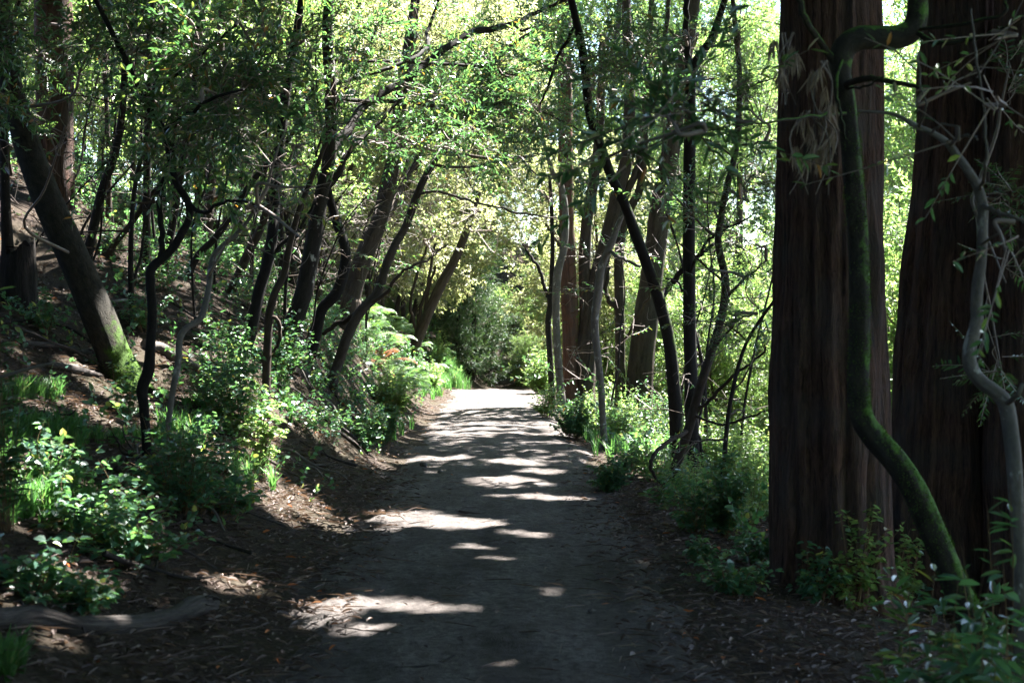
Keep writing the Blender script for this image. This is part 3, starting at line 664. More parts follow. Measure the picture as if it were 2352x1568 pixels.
tree('slant', 'leaning_tree', 'dark slanting trunk with bare side branches crossing in front of the black pole', [(1528,1140,28),(1535,1110,24),(1555,1063,23),(1581,988,23),(1595,940,22),(1607,894,21),(1630,820,20),(1656,733,19),(1667,651,19),(1650,560,17),(1656,500,16),(1669,431,15),(1691,337,14),(1699,187,13),(1688,56,11),(1680,-30,10)],
     11.3, 'brown', sides=14, per=4,
     limbs=[[(1606,950,8),(1640,910,8,11.2),(1693,857,7,11),(1730,830,6,10.9),(1758,800,5,10.8)],[(1577,986,11),(1540,1010,10,11),(1510,1034,9,10.8),(1497,1060,9,10.7),(1500,1085,7,10.7),(1518,1110,5,10.7)],
            [(1606,955,6),(1660,975,6,11.1),(1710,960,5,11),(1760,945,4,10.9)],[(1640,790,6),(1690,740,5,11),(1740,720,4,10.8)],[(1655,700,7),(1700,650,6,11),(1760,600,4,10.8)],
            [(1668,640,6),(1610,600,5,11.2),(1560,560,4,11.2)],[(1690,340,5),(1730,330,4,11),(1775,322,3,10.8)],[(1690,360,5),(1640,330,4,11.2),(1590,310,3,11.2)],[(1697,220,5),(1740,190,4),(1790,180,3)]],
     leaf='needle', spray='needle',
     clusters=[(1720,250,10.8,60,80,34),(1710,420,10.8,70,70,40),(1735,560,10.6,60,70,34),(1680,750,10.6,90,40,30),(1640,620,10.8,60,40,16),(1700,90,11,80,70,34),(1600,450,11,60,40,14)])
RT = 1.0; LS = 1.0
tree('redwoodnear', 'redwood_tree', 'huge fibrous redwood trunk at the right edge of the trail behind the mossy stem', px=[(1912,1345,290),(1910,1290,274),(1908,1200,264),(1906,1000,259),(1905,700,247),(1905,400,235),(1906,100,224),(1906,-300,212),(1905,-900,193),(1905,-1900,164),(1905,-3300,106)], d=9.8, bark='redwood', cap_d=0, sides=160, wob=.035, ridge=.11, flare=1.12, per=9)
tree('redwoodmid', 'redwood_tree', 'wide dark redwood trunk behind the grey crooked limb', px=[(2168,1360,290),(2166,1250,262),(2168,1050,240),(2172,880,228),(2184,650,212),(2196,400,190),(2208,100,180),(2212,-300,168),(2215,-1200,140),(2218,-2600,90)], d=11.6, bark='redwood', cap_d=0, sides=120, wob=.035, ridge=.11, flare=1.15, per=8)
tree('redwoodedge', 'redwood_tree', 'blackish redwood trunk farthest right, behind the foot of the grey crooked limb', px=[(2365,1400,230),(2362,1250,200),(2358,900,180),(2362,500,170),(2366,100,160),(2370,-600,140),(2372,-1800,100)], d=11, bark='redwood', cap_d=0, sides=90, wob=.035, ridge=.11, flare=1.15, per=8,
     limbs=[[(2300,500,10),(2270,470,9,10.4),(2240,440,7,10)]], leaf='needle', spray='needle',
     clusters=[(2330,420,10,60,50,20),(2300,850,9.5,60,30,14),(2310,650,9.6,50,30,8),(2320,150,10,60,80,16)])
tree('mossstem', 'mossy_tree', 'mossy crooked stem before the huge redwood, its top bent in an elbow', px=[(2235,1440,64),(2210,1375,60),(2175,1290,58),(2140,1215,58),(2100,1130,57),(2056,1060,55),(2010,1005,53),(1982,960,50),(1972,900,48),(1974,800,47),(1974,700,47),(1970,560,46),(1962,440,45),(1955,330,43),(1944,230,45),(1932,165,48),(1940,115,53),(1972,92,55),(2015,88,52),(2060,86,52),(2094,70,50),(2108,30,45),(2106,-40,41),(2100,-140,38)], d=7.0, bark='mossy', cap_d=0, sides=24, wob=.17, ridge=.08, per=6, d1=7.2, moss=allmoss(.26, .34),
     limbs=[[(1935,165,24),(1900,120,16,7.1),(1870,80,15,7),(1845,30,15,6.9),(1830,-30,14,6.9)],[(2100,98,12),(2160,100,11,7),(2220,92,10,6.9),(2270,78,10,6.8),(2310,62,8,6.8),(2350,40,7,6.7)],
            [(2270,78,9,6.8),(2290,40,8,6.8),(2310,0,7,6.8),(2330,-30,6,6.8)],[(1950,190,16),(1975,183,15,6.9),(2020,182,13,6.8),(2070,192,12,6.7),(2125,208,9,6.6)],
            [(1950,262,9),(1900,263,8,6.9),(1850,270,7,6.7),(1780,278,6,6.5),(1700,288,5,6.3),(1620,300,4,6.2)],[(1958,206,6),(1995,195,5,6.8),(2030,175,4,6.7)],
            [(1938,130,7),(1920,200,7,6.9),(1932,260,6,6.9),(1942,320,4,6.9)]],
     clusters=[(1520,255,6.3,100,50,20),(1610,235,6.5,60,50,10),(1470,330,6.4,40,40,6),(2230,190,6.6,40,40,4,'sparse'),(2290,90,6.6,40,50,4,'sparse')])
mq = TREES['mossstem']
tree('greylimb', 'crooked_tree', 'pale grey crooked young tree with an s bend in front of the dark redwoods', px=[(2345,1330,35),(2338,1220,34),(2330,1080,34),(2322,1000,34),(2310,930,35),(2285,900,32),(2255,878,31),(2230,845,31),(2226,805,30),(2236,765,29),(2244,730,28),(2242,700,27),(2246,650,27),(2254,590,25),(2256,520,25),(2256,470,24),(2245,430,21),(2225,395,19),(2200,360,18),(2175,328,16),(2140,305,13),(2105,290,13),(2075,272,10),(2040,260,8),(1970,255,7)], d=6.4, bark='grey', cap_d=0, sides=20, wob=.16, ridge=.05, per=5, d1=6.6,
     limbs=[[(2250,468,12),(2290,488,11,6.3),(2330,500,9,6.2),(2370,515,8,6.2)],[(2242,440,9),(2262,400,8,6.3),(2265,330,7,6.2),(2258,240,6,6.2),(2240,120,6,6.2),(2230,20,5,6.2)],[(2180,330,9),(2215,310,8,6.3),(2245,320,7,6.2)],
            [(2110,290,7),(2125,250,6,6.4),(2115,190,6,6.4),(2110,120,5,6.4)],[(2316,925,14),(2336,905,12,6.3),(2350,880,9,6.3)],[(2256,560,8),(2300,530,6,6.2),(2330,510,4,6.1)],[(2140,305,6),(2165,285,6,6.3),(2200,290,5,6.2)]],
     clusters=[(2290,220,6,40,50,4,'sparse'),(2310,580,6,40,30,5,'sparse'),(2190,330,6.2,20,20,2,'sparse')])

# brown dead redwood sprays caught on the mossy stem
def dead_spray(px, py, n, d, label, w=.13, h=.25):
    c = P(px, py, d); o = thing('dead_foliage', label, 'dead branch', c, 'dead redwood sprays hanging on the mossy stem')
    mb = MB(); r = np.random.default_rng(int(px))
    mb2 = MB(); nt_ = max(5, n//5)
    for t in range(nt_):
        q = c+np.array([r.uniform(-w, w), r.uniform(-.06, .06), r.uniform(-.10, .14)]); m = int(r.integers(12, 22))
        ax = np.stack([r.normal(0, .22, m)+r.normal(0, .15), r.normal(0, .2, m), -np.ones(m)], -1)
        leaves(mb, q+r.normal(0, .008, (m, 3)), ax, r.normal(0, 1, (m, 3)), r.uniform(.06, .15, m), r.uniform(.005, .010, m), np.clip(r.normal(.5, .3, m), 0, 1), 0, True, fold=.3, droop=.1)
    link('needles', mb.mesh('needles', ['deadneedle', 'twig'], c), o)
    for k in range(4):
        q = spline(np.array([c+np.array([r.uniform(-w, w)*.5, 0, .16]), c+np.array([r.uniform(-w, w), -.02, .02]), c+np.array([r.uniform(-w, w), -.03, -h])]), 5)
        tube(mb2, q, np.linspace(.006, .002, len(q)), 5, 0, r.uniform(0, 1))
    link('twigs', mb2.mesh('twigs', ['twig'], c), o)
dead_spray(1808, 150, 22, 7.0, 'brown dead redwood spray on the left edge of the huge trunk', .07, .2)
dead_spray(1880, 215, 44, 6.95, 'brown dead redwood spray hanging just under the bent elbow of the mossy stem', .09, .3)
dead_spray(1865, 330, 40, 6.9, 'largest and lowest brown dead redwood clump against the huge trunk', .13, .25)

# ------------------------------------------------------------------ background trees: prototypes and copies
def copy_thing(root, loc, rz, sc, label=None, group=None):
    r = root.copy(); COL.objects.link(r); r.location = loc; r.rotation_euler = (0, 0, rz); r.scale = (sc, sc, sc)
    if label: r['label'] = label
    if group: r['group'] = group
    for ch in list(root.children):
        c = ch.copy(); COL.objects.link(c); c.parent = r
    return r
def proto(name, label, seed, h, crown, leaf, n, lean=(0, 0), r0=.11, bark='oak', stems=1, kind='far', grp=None):
    """crown rows: (height fraction, reach, radius)."""
    r = np.random.default_rng(seed); root = thing(name, label, 'tree', (0, 0, 0), grp)
    cb = MB(); tb = MB()
    for s_ in range(stems):
        a = r.uniform(0, 6.28); off = np.array([math.cos(a), math.sin(a), 0])*(.25 if stems > 1 else 0)
        ln = np.array([lean[0]+r.normal(0, .25)*(stems > 1)*h*.4, lean[1]+r.normal(0, .25)*(stems > 1)*h*.4, 0])
        pts = np.array([off+np.array([0, 0, -.3]), off+ln*.1+[r.normal(0, .1), r.normal(0, .1), h*.2], off+ln*.35+[r.normal(0, .15), r.normal(0, .15), h*.45], off+ln*.7+[r.normal(0, .2), r.normal(0, .2), h*.75], off+ln+[0, 0, h]])
        sp = spline(np.hstack([pts, np.array([[1.3], [1], [.8], [.5], [.12]])*r0/(stems**.5)]), 6)
        tube(tb, sp[:, :3], sp[:, 3], 10, 0, .5, amp=.1)
        for hf, reach, rad in crown:
            k = 5
            for _ in range(k):
                j = int(np.clip(hf+r.normal(0, .06), .05, .98)*(len(sp)-1)); a = r.uniform(0, 6.28)
                c = sp[j, :3]+np.array([math.cos(a)*reach*r.uniform(.3, 1.1), math.sin(a)*reach*r.uniform(.3, 1.1), r.uniform(-.2, .9)])
                c[2] = max(c[2], .3)
                cluster(cb, c, (rad, rad, rad*.75), max(7, n//(len(crown)*k*stems)), sp[max(0, j-3), :3], kind, r, gaps=False, per=9, twig_r=.014)
    link('trunk', tb.mesh('trunk', [bark]), root)
    link('crown', cb.mesh('crown', [leaf, 'twig']), root)
    return root
PR = {
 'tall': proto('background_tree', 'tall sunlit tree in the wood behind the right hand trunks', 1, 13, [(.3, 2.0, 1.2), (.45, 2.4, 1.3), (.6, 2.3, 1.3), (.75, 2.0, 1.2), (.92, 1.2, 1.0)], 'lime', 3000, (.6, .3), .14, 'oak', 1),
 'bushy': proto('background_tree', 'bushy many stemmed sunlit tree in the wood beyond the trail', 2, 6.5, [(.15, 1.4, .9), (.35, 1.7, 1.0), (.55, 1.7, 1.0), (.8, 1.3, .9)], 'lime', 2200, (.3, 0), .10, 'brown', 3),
 'olive': proto('background_tree', 'pale olive tree arching over the far trail', 3, 7.5, [(.3, 1.5, 1.0), (.5, 2.0, 1.1), (.7, 2.2, 1.1), (.9, 1.6, 1.0)], 'olive', 2600, (2.4, 0), .10, 'oak', 2),
 'dark': proto('background_tree', 'dark evergreen tree closing the far end of the trail', 4, 9, [(.15, 1.6, 1.1), (.3, 2.0, 1.2), (.5, 2.2, 1.2), (.7, 2.0, 1.2), (.9, 1.2, 1.0)], 'needle', 3400, (1.0, -.4), .16, 'dark', 1),
 'slope': proto('background_tree', 'thin crowned young tree on the upper left hillside', 5, 8, [(.35, 1.5, .9), (.5, 1.7, 1.0), (.7, 1.7, 1.0), (.9, 1.2, .9)], 'lime', 1900, (1.2, -.2), .09, 'dark', 2)}
GRP = {'tall': 'tall trees of the sunlit wood on the right', 'bushy': 'bushy trees of the sunlit wood', 'olive': 'olive trees arching over the far trail', 'dark': 'dark trees at the far end of the trail', 'slope': 'young trees on the upper left hillside'}
used = set()
def bg(kind, x, y, sc, rz=None):
    rz = rng.uniform(0, 6.28) if rz is None else rz
    loc = (x, y, float(gz(x, y)))
    if kind not in used:
        used.add(kind); o = PR[kind]; o.location = loc; o.rotation_euler = (0, 0, rz); o.scale = (sc,)*3; o['group'] = GRP[kind]; return o
    return copy_thing(PR[kind], loc, rz, sc, None, GRP[kind])
for y in (24, 31, 40, 52):
    for k, xf in enumerate((.10, .16, .225, .30)):
        x = (xf+rng.uniform(-.02, .02))*y+2.6
        if x < 6.0: continue
        bg('tall' if rng.random() < .5 else 'bushy', x, y+rng.uniform(-2, 2), rng.uniform(.8, 1.15))
for x, y, s_ in [(4.4,31,.6),(4.0,36,.6),(5.4,28,.6),(3.0,42,.6),(5.0,40,.8),(6.0,34,.75)]: bg('bushy', x, y, s_)
for x, y, s_, rz in [(-3.4,35,.95,.1),(-4.2,39,1.1,-.2),(-5.4,36,1.0,.3),(-3.4,42,.9,0),(-6.5,41,1.2,.2),(3.0,42.5,1.05,3.1),(-3.0,43,1.0,.1),(-4.4,32,.85,.4),(-7.6,35,1.1,.2),(-5,47,1.3,.3)]: bg('olive', x, y, s_, rz)
for x, y, s_, rz in [(-1.9,47.2,.5,.2),(-1.35,47.8,.6,1.9),(-2.4,51,.9,.2),(-3.8,54,1.1,.1)]: bg('dark', x, y, s_, rz)
for x, y, s_ in [(.2,50,.5),(1.6,51.5,.6),(.5,48.5,.28),(1.3,47,.4),(2.2,45.5,.42),(-4.6,47,.7),(-3.4,46,.45)]: bg('bushy', x, y, s_)
for y in (29, 36, 44):
    for xf in (-.36, -.30, -.245, -.195, -.15):
        x = (xf+rng.uniform(-.025, .025))*y
        if x > -4.5: continue
        bg('slope', x, y+rng.uniform(-1.5, 1.5), rng.uniform(.75, 1.1))

for x, y, s_ in [(-1.5,66,1.5),(1.5,70,1.6),(4.5,64,1.45),(8,68,1.5),(11.5,62,1.4),(15,66,1.5),(6,58,1.1),(19,63,1.4)]: bg('tall', x, y, s_)
# the far wood, one mass
mb = MB(); r = np.random.default_rng(5); n = 34000
th = r.uniform(-.48, .48, n); dist = r.uniform(58, 80, n); x = np.tan(th)*dist; z0 = gz(x, dist)
pos = np.stack([x, dist, z0+r.uniform(-1, 34, n)], -1)
nz = vnoise(pos*np.array([.35, .2, .35])); pos = pos[nz > .33]
# unseen leaf ring added round the viewpoint to darken it, sun gaps left open
m = 8500; a = r.uniform(math.radians(140), math.radians(395), m); q = r.uniform(8.5, 15, m)
bx, by = np.cos(a)*q, np.sin(a)*q-2; keep = ~((by > 1) & (np.abs(bx) < .48*by+2.2)); bx, by = bx[keep], by[keep]
near = np.stack([bx, by, gz(bx, by)+np.where(by < -2, r.uniform(0, 8, len(bx)), r.uniform(0, 17, len(bx)))], -1); near = near[~lit(*shadow_pt(near), .6)]; pos = np.vstack([pos, near])
put_sprays(mb, 'far', pos, r.normal(0, .7, (len(pos), 3))+np.array([0, -.2, .1]), 2.3, r=r)
tag(link('woods_and_shade_ring', mb.mesh('woods_and_shade_ring', ['lime', 'twig'])), 'sunlit green wood beyond the trail, plus unseen shading leaves added round the viewpoint', 'woods', kind='stuff')

# ------------------------------------------------------------------ thin crooked stems tangling the left slope and the right edge
def slender(seed, h, lean, leafy):
    r = np.random.default_rng(seed); o = thing('slender_tree', 'thin crooked bare stemmed young tree in the tangle on the left slope', 'young tree', (0, 0, 0), 'thin crooked stems on the left slope')
    z = np.linspace(0, 1, 8); pts = np.stack([lean*h*z**1.4+np.cumsum(r.normal(0, .10, 8))*.8, np.cumsum(r.normal(0, .08, 8)), h*z-.1], -1); pts[0, :2] = 0
    sp = spline(np.hstack([pts, (np.linspace(1, .22, 8)*r.uniform(.014, .027))[:, None]]), 5)
    mb = MB(); tube(mb, sp[:, :3], sp[:, 3], 8, 0, .5, amp=.12); link('trunk', mb.mesh('trunk', ['dark']), o)
    cb = MB()
    for k in range(9):
        j = int(r.uniform(.18, .95)*(len(sp)-1)); L = r.uniform(.5, 1.5)*(1.2-j/len(sp)*.5); a = r.uniform(-1.2, 1.2)+(math.pi if r.random() < .3 else 0)
        d = np.array([math.cos(a), math.sin(a)*.8, r.uniform(-.1, .9)]); c = [sp[j, :3]]
        for q in range(5):
            d = d+r.normal(0, .28, 3); c.append(c[-1]+d/np.linalg.norm(d)*L/5)
        m2 = MB(); cv = spline(np.array(c), 4); tube(m2, cv, np.linspace(sp[j, 3]*.55, .003, len(cv)), 6, 0, .5, amp=.1)
        link('branch', m2.mesh('branch', ['brown']), o)
        for q in range(5):
            st = cv[r.integers(5, len(cv))]; e = st+r.normal(0, .22, 3)+d*.1
            tw = spline(np.array([st, (st+e)/2+r.normal(0, .05, 3), e]), 4); tube(cb, tw, np.linspace(.005, .0015, len(tw)), 3, 1, r.uniform(0, 1), cap=False)
        n = int(r.integers(0, leafy+1))
        if n: put_sprays(cb, 'bay', cv[r.integers(len(cv)//2, len(cv), n)], r.normal(0, .7, (n, 3))+d, r.uniform(.7, 1.1, n), r=r)
    link('crown', cb.mesh('crown', ['bay', 'twig']), o); return o
SL = [slender(301, 4.2, .45, 2), slender(302, 3.4, .7, 1), slender(303, 5.0, .3, 2), slender(304, 2.6, .9, 1), slender(305, 3.8, .1, 3)]
r = np.random.default_rng(77); cnt = 0
for _ in range(400):
    y = r.uniform(15.5, 30); x = float(xc(y))-2.4-abs(r.normal(0, 1))*.16*y
    if x/y < -.36 or (x/y > -.13 and y < 24) or cnt >= 42: continue
    q = cnt % 5; loc = (x, y, float(gz(x, y))-.03); rz = r.normal(0, .6); sc = r.uniform(.75, 1.3)
    if cnt < 5: SL[q].location = loc; SL[q].rotation_euler = (0, 0, rz)
    else: copy_thing(SL[q], loc, rz, sc)
    cnt += 1
for px, d, sc, rz, q in [(1650,14,1.0,.3,0),(1590,17,1.1,.5,4),(1700,20,1.3,.2,2),(1620,21,1.3,2.5,0),(1400,23,1.1,.6,4),(1560,24,1.3,0,2),(1330,27,1.1,.3,4)]:
    x = (px-CX)/F*d; o = copy_thing(SL[q], (x, d, float(gz(x, d))-.03), rz, sc, 'thin crooked young tree among the trunks right of the trail', 'thin crooked stems right of the trail')

# ------------------------------------------------------------------ unseen high canopy added to shade the near trail, with sun gaps cut
hosts = [k for k in ('redwoodnear', 'redwoodmid', 'redwoodedge', 'redwoodleft', 'mossleaner', 'arch', 'oak', 'blackpole')]
hx = np.array([TREES[k][1][:2] for k in hosts])
r = np.random.default_rng(11); n = 36000
gx = r.uniform(-13, 7, n); gy = r.uniform(-12, 27, n); h = r.uniform(8.5, 15, n)
g = gz(gx, gy); p = np.stack([gx, gy, g], -1)+SUN*(h/SUN[2])[:, None]
nz = fbm2(gx, gy, .55, 61, 2)
# plus unseen leaves added over the left hillside to block sky light
m = 9000; wx = r.uniform(-17, -2.5, m); wy = r.uniform(-9, 18, m); wz = CAMH+.235*np.clip(wy, 0, 99)+1.2+r.uniform(0, 8, m)
west = np.stack([wx, wy, np.maximum(wz, gz(wx, wy)+3.5)], -1)
dens = np.where(gy < 16, 1.0, .35)*np.where((gx > 3) & (gy > 11), .12, 1)*np.where((gx < -3.5) & (gy > 16), .75, 1)*np.where((gx < -7) & (gy > 16), .5, 1)*np.where((gx < -6) & (gy > 12), .6, 1)
top = CAMH+.235*p[:, 1]+.8
ok = (r.uniform(0, 1, n) < dens) & (nz > np.where((gy > 11) & (gx < -2), .42, .2)) & (p[:, 2] > np.where(p[:, 1] > 2, top, 3))
p = np.vstack([p[ok], west])
own = np.argmin(((p[:, None, :2]-hx[None])**2).sum(-1)*np.array([1, 1, 1, 1.3, 1.5, 1.3, 1.3, 1.6])[None], 1)
for q, k in enumerate(hosts):
    root, base, sp = TREES[k]; pp = p[own == q]
    if len(pp) < 5: continue
    mb = MB()
    d = np.stack([r.normal(0, 1, len(pp)), r.normal(0, 1, len(pp)), r.normal(-.15, .2, len(pp))], -1)
    put_sprays(mb, 'canopy', pp, d, 1.0, r=r)
    mb.drop(lambda c: ~(lit(*shadow_pt(c), .06) | lit_crown(*shadow_pt(c))))
    link('canopy', mb.mesh('canopy', ['needle', 'twig'], base), root)  # added shade leaves, parented to the nearest host trunk

# ------------------------------------------------------------------ shrubs, ferns, grass, litter
def shrub_mesh(kind, seed, h, w, n):
    r = np.random.default_rng(seed); sb = MB(); lb = MB()
    for _ in range(n):
        a = r.uniform(0, 6.28); b0 = np.array([math.cos(a), math.sin(a), 0])*w*.16*r.uniform(0, 1)
        rr = w*.5*r.uniform(.2, 1.25); hh = h*(r.uniform(.3, .95) if r.random() < .8 else r.uniform(.95, 1.3))*(1-.2*(rr/w*2)**2)
        arch = .25 if kind == 'arching' else 0
        tip = np.array([math.cos(a)*rr, math.sin(a)*rr, hh*(1-arch)])
        mid = b0*.5+tip*.45+np.array([r.normal(0, .03), r.normal(0, .03), hh*(.16+arch)])
        cv = spline(np.array([b0+[0, 0, -.03], mid, tip]), 6)
        tube(sb, cv, np.linspace(.0035 if kind != 'fine' else .0025, .0012, len(cv)), 3, 0, r.uniform(0, 1), cap=False)
        m = {'broad': 19, 'arching': 20, 'fine': 32, 'bay': 14, 'big': 14}[kind]
        t = np.sort(r.uniform(.22, 1, m)); idx = t*(len(cv)-1); i0 = np.clip(idx.astype(int), 0, len(cv)-2); fr = (idx-i0)[:, None]
        p = cv[i0]*(1-fr)+cv[i0+1]*fr
        ph = r.uniform(0, 6.28, m)
        ax = np.stack([np.cos(ph), np.sin(ph), r.normal(-.12 if kind != 'bay' else .35, .25, m)], -1)
        nr = np.stack([r.normal(0, .3, m), r.normal(0, .3, m), np.ones(m)], -1)
        if kind in ('broad', 'arching'): L = r.uniform(.028, .064, m); W = L*r.uniform(.68, .9, m); ax2 = p+norm(ax)*.015
        elif kind == 'fine': L = r.uniform(.03, .062, m); W = L*.62; ax2 = p
        elif kind == 'big': L = r.uniform(.06, .11, m); W = L*r.uniform(.32, .5, m); ax2 = p
        else: L = r.uniform(.07, .12, m); W = L*.28; ax2 = p
        leaves(lb, ax2, ax, nr, L, W, np.clip(r.normal(.45, .25, m), 0, 1), 0, True, broad=kind in ('broad', 'arching', 'fine'))
    return sb, lb
def shrub(px, py, hpx, wpx, kind, leaf, label, name='shrub', cat='shrub', n=None, group=None, d=None, dens=1.0):
    b = G(px, py) if d is None else P(px, py, d)
    if d is not None:
        b[2] = float(gz(b[0], b[1])); hpx = HZ+(CAMH-b[2])/d*F-(py-hpx)
    h = hpx/F*b[1]; w = wpx/F*b[1]
    n = n or int({'broad': 16, 'arching': 14, 'fine': 34, 'bay': 10, 'big': 14}[kind]*max(.9, min(3.5, w*h/.25))*dens)
    sb, lb = shrub_mesh(kind, int(px*7+py), h, w, n)
    o = thing(name, label, cat, b, group)
    link('stems', sb.mesh('stems', ['stem']), o); link('foliage', lb.mesh('foliage', [leaf]), o)
    return o
SH = [
 (205,1235,137,323,'broad','broad','broad leaved bush at the near left, behind the grey log',2.2),
 (420,1175,187,357,'broad','broad','broad leaved bush spreading round the foot of the black crooked sapling',2.5),
 (300,1290,150,323,'broad','broad','low bush with drooping leaves above the left end of the log',2.2),
 (80,1370,125,289,'broad','broad','sun flecked bush close behind the thick end of the log',2.0),
 (190,1400,75,170,'broad','broad','tiny leafy plant right behind the middle of the log',1.9),
 (120,1130,150,255,'broad','broad','leafy bush growing out of the grass at the left edge',2.0),
 (505,1185,112,204,'broad','broad','small bush between the black sapling and the sunlit litter bank',2.0),
 (592,1100,230,120,'arching','lime','upright shrub glowing almost white in a sunbeam on the left bank',1.6),
 (545,1010,85,85,'broad','lime','pale sunlit sprig behind the glowing shrub',1.2),
 (455,1040,93,85,'broad','broad','bright leafed sapling shoot between black sapling and glowing shrub',1.2),
 (700,985,101,142,'broad','broad','dark green bush at the foot of the slim brown forked trunk',1.6),
 (760,1010,93,114,'broad','broad','dark green bush below the straight leaning trunk',1.5),
 (838,1035,117,104,'fine','broad','dense upright bush with fine stems at the left edge of the trail',2.2),
 (885,1025,85,76,'fine','broad','small fine leaved bush touching the trail beside the dense upright bush',1.8),
 (900,960,110,100,'fine','lime','fine leaved bush under the ferns at the trail edge',1.6),
 (985,900,70,70,'fine','lime','bright low bush where the far trail bends',1.6),
 (1030,800,110,90,'broad','lime','yellow green bush leaning into the far trail from the left bank',2.2),
 (1000,840,80,90,'broad','lime','sunlit bush above the bright grass of the far bank',2.0),
 (290,960,120,130,'broad','broad','leafy bush against the mossy foot of the leaning trunk',1.4),
 (250,860,90,110,'broad','broad','small dark bush left of the mossy foot',1.3),
 (330,760,110,130,'broad','broad','bushy undergrowth behind the leaning trunk',1.3),
 (100,760,110,140,'broad','broad','dark nettle like bush on the slope at far left',1.3),
 (480,800,101,104,'bay','bay','glossy bay shoots beside the kinked grey sapling',1.4),
 (520,900,85,95,'bay','bay','glossy bay shoots at the foot of the black pole trunk',1.3),
 (450,905,117,57,'bay','bay','upright thin bay shoots right of the black crooked sapling',1.0),
 (640,880,70,95,'broad','broad','leafy bush between the black pole and the lichened trunk',1.4),
 (720,900,70,95,'broad','broad','leafy bush right of the lichened trunk foot',1.4),
 (868,925,70,104,'broad','broad','dark green bush among the ferns near the trail',2.2),
 (925,880,80,100,'fine','broad','fine leaved bush among the ferns beside the far trail',2.2),
 (800,945,85,104,'broad','broad','green bush under the smooth straight leaning trunk',2.0),
 (1255,960,90,80,'broad','lime','light green bush at the foot of the kinked grey brown trunk',1.6),
 (1240,905,90,80,'fine','lime','sunlit bush at the far right bend of the trail',2.0),
 (1215,880,120,60,'fine','lime','bright bush closing the right side of the far bend',2.0),
 (1315,1005,90,100,'fine','broad','dark stemmed bush below the broad split trunk',2.0),
 (1370,990,90,100,'broad','lime','bright leaved bush between broad split trunk and ridged oak',1.6),
 (1430,1020,100,110,'broad','lime','sunlit bush in front of the ridged oak foot',1.8),
 (1440,1095,100,110,'broad','broad','pale leaved bush leaning onto the trail under the ridged oak',1.8),
 (1400,1130,80,80,'fine','broad','dark stemmed bush at the right trail edge beyond the bright sun patch',1.8),
 (1500,1110,110,110,'broad','lime','sunlit bush left of the black curving trunk foot',1.8),
 (1540,1180,110,110,'bay','bay','glossy dark shoots at the foot of the slanting trunk',1.4),
 (1600,1225,150,130,'broad','broad','leafy dark bush in front of the black pole trunk',1.8),
 (1665,1235,170,110,'fine','broad','dense bush with dark upright stems left of the huge redwood',2.2),
 (1640,1100,130,130,'broad','lime','sunlit bush behind the black pole trunk foot',1.8),
 (1720,1190,130,100,'fine','lime','sunlit fine leaved bush touching the left side of the huge redwood',2.0),
 (1690,1370,110,190,'broad','broad','blue green bush sprawling at the left foot of the huge redwood',1.8),
 (1735,1300,100,100,'broad','broad','small blue green bush just above the sprawling one',1.3),
 (1960,1400,225,200,'broad','lime','lime green bush in front of the huge redwood foot',1.7),
 (2075,1400,170,110,'broad','lime','lime green bush between huge redwood and mossy stem',1.4),
 (1880,1385,130,110,'broad','broad','small green bush at the trail side of the huge redwood',1.2),
 (1610,1290,60,60,'broad','broad','tiny leafy plant at the trail edge left of the sprawling bush',1.0)]
for px, py, hp, wp, k, lf, lab, dn in SH: shrub(px, py, hp, wp, k, lf, lab, dens=dn*(.5 if 430 < px < 900 and py < 1045 else 1))
shrub(2230, 1500, 215, 270, 'big', 'broad', 'large leaved dark bush filling the lower right corner', d=5.3, dens=1.3)
shrub(2300, 1420, 190, 170, 'bay', 'bay', 'tall glossy shoots at the right edge behind the large leaved bush', d=5.6, dens=1.2)
shrub(2080, 1460, 150, 170, 'bay', 'bay', 'spreading glossy shoots between the broken stub and the mossy stem', d=5.8, dens=1.3)
shrub(2300, 1600, 190, 260, 'big', 'broad', 'nearest dark leafy bush cut by the lower right corner', d=4.9, dens=1.4)
shrub(20, 860, 80, 130, 'bay', 'needle', 'blue green conifer shoot poking in at the left edge', d=7.5, dens=1.4)

# shrubs of the sunlit slope on the right: three prototypes and copies
protos = []
for q, (k, lf) in enumerate((('broad', 'lime'), ('fine', 'lime'), ('broad', 'broad'))):
    sb, lb = shrub_mesh(k, 900+q, .9, 1.0, 60 if k == 'fine' else 44)
    o = thing('shrub', 'leafy shrub in the thick undergrowth on the sunlit slope right of the trail', 'shrub', (0, 0, 0), 'undergrowth shrubs on the sunlit right slope')
    link('stems', sb.mesh('stems', ['stem']), o); link('foliage', lb.mesh('foliage', [lf]), o); protos.append(o)
r = np.random.default_rng(31); cnt = 0; placed = [False]*3
for _ in range(900):
    y = r.uniform(12.5, 38); u = 1.7+abs(r.normal(0, 1))*.16*y
    x = u+float(xc(y))
    if x/y > .30 or (x/y > .24 and y < 16) or y < 13+max(0, (1.4-x))*3: continue
    if cnt >= 130: break
    q = int(r.integers(0, 3)); loc = (x, y, float(gz(x, y))-.02); sc = r.uniform(.6, 1.2)*(1.15 if y > 24 else 1)*float(np.interp(u, [1.7, 2.4, 3.6], [.38, .55, 1]))
    if not placed[q]:
        protos[q].location = loc; protos[q].scale = (sc,)*3; placed[q] = True
    else: copy_thing(protos[q], loc, r.uniform(0, 6.28), sc)
    cnt += 1
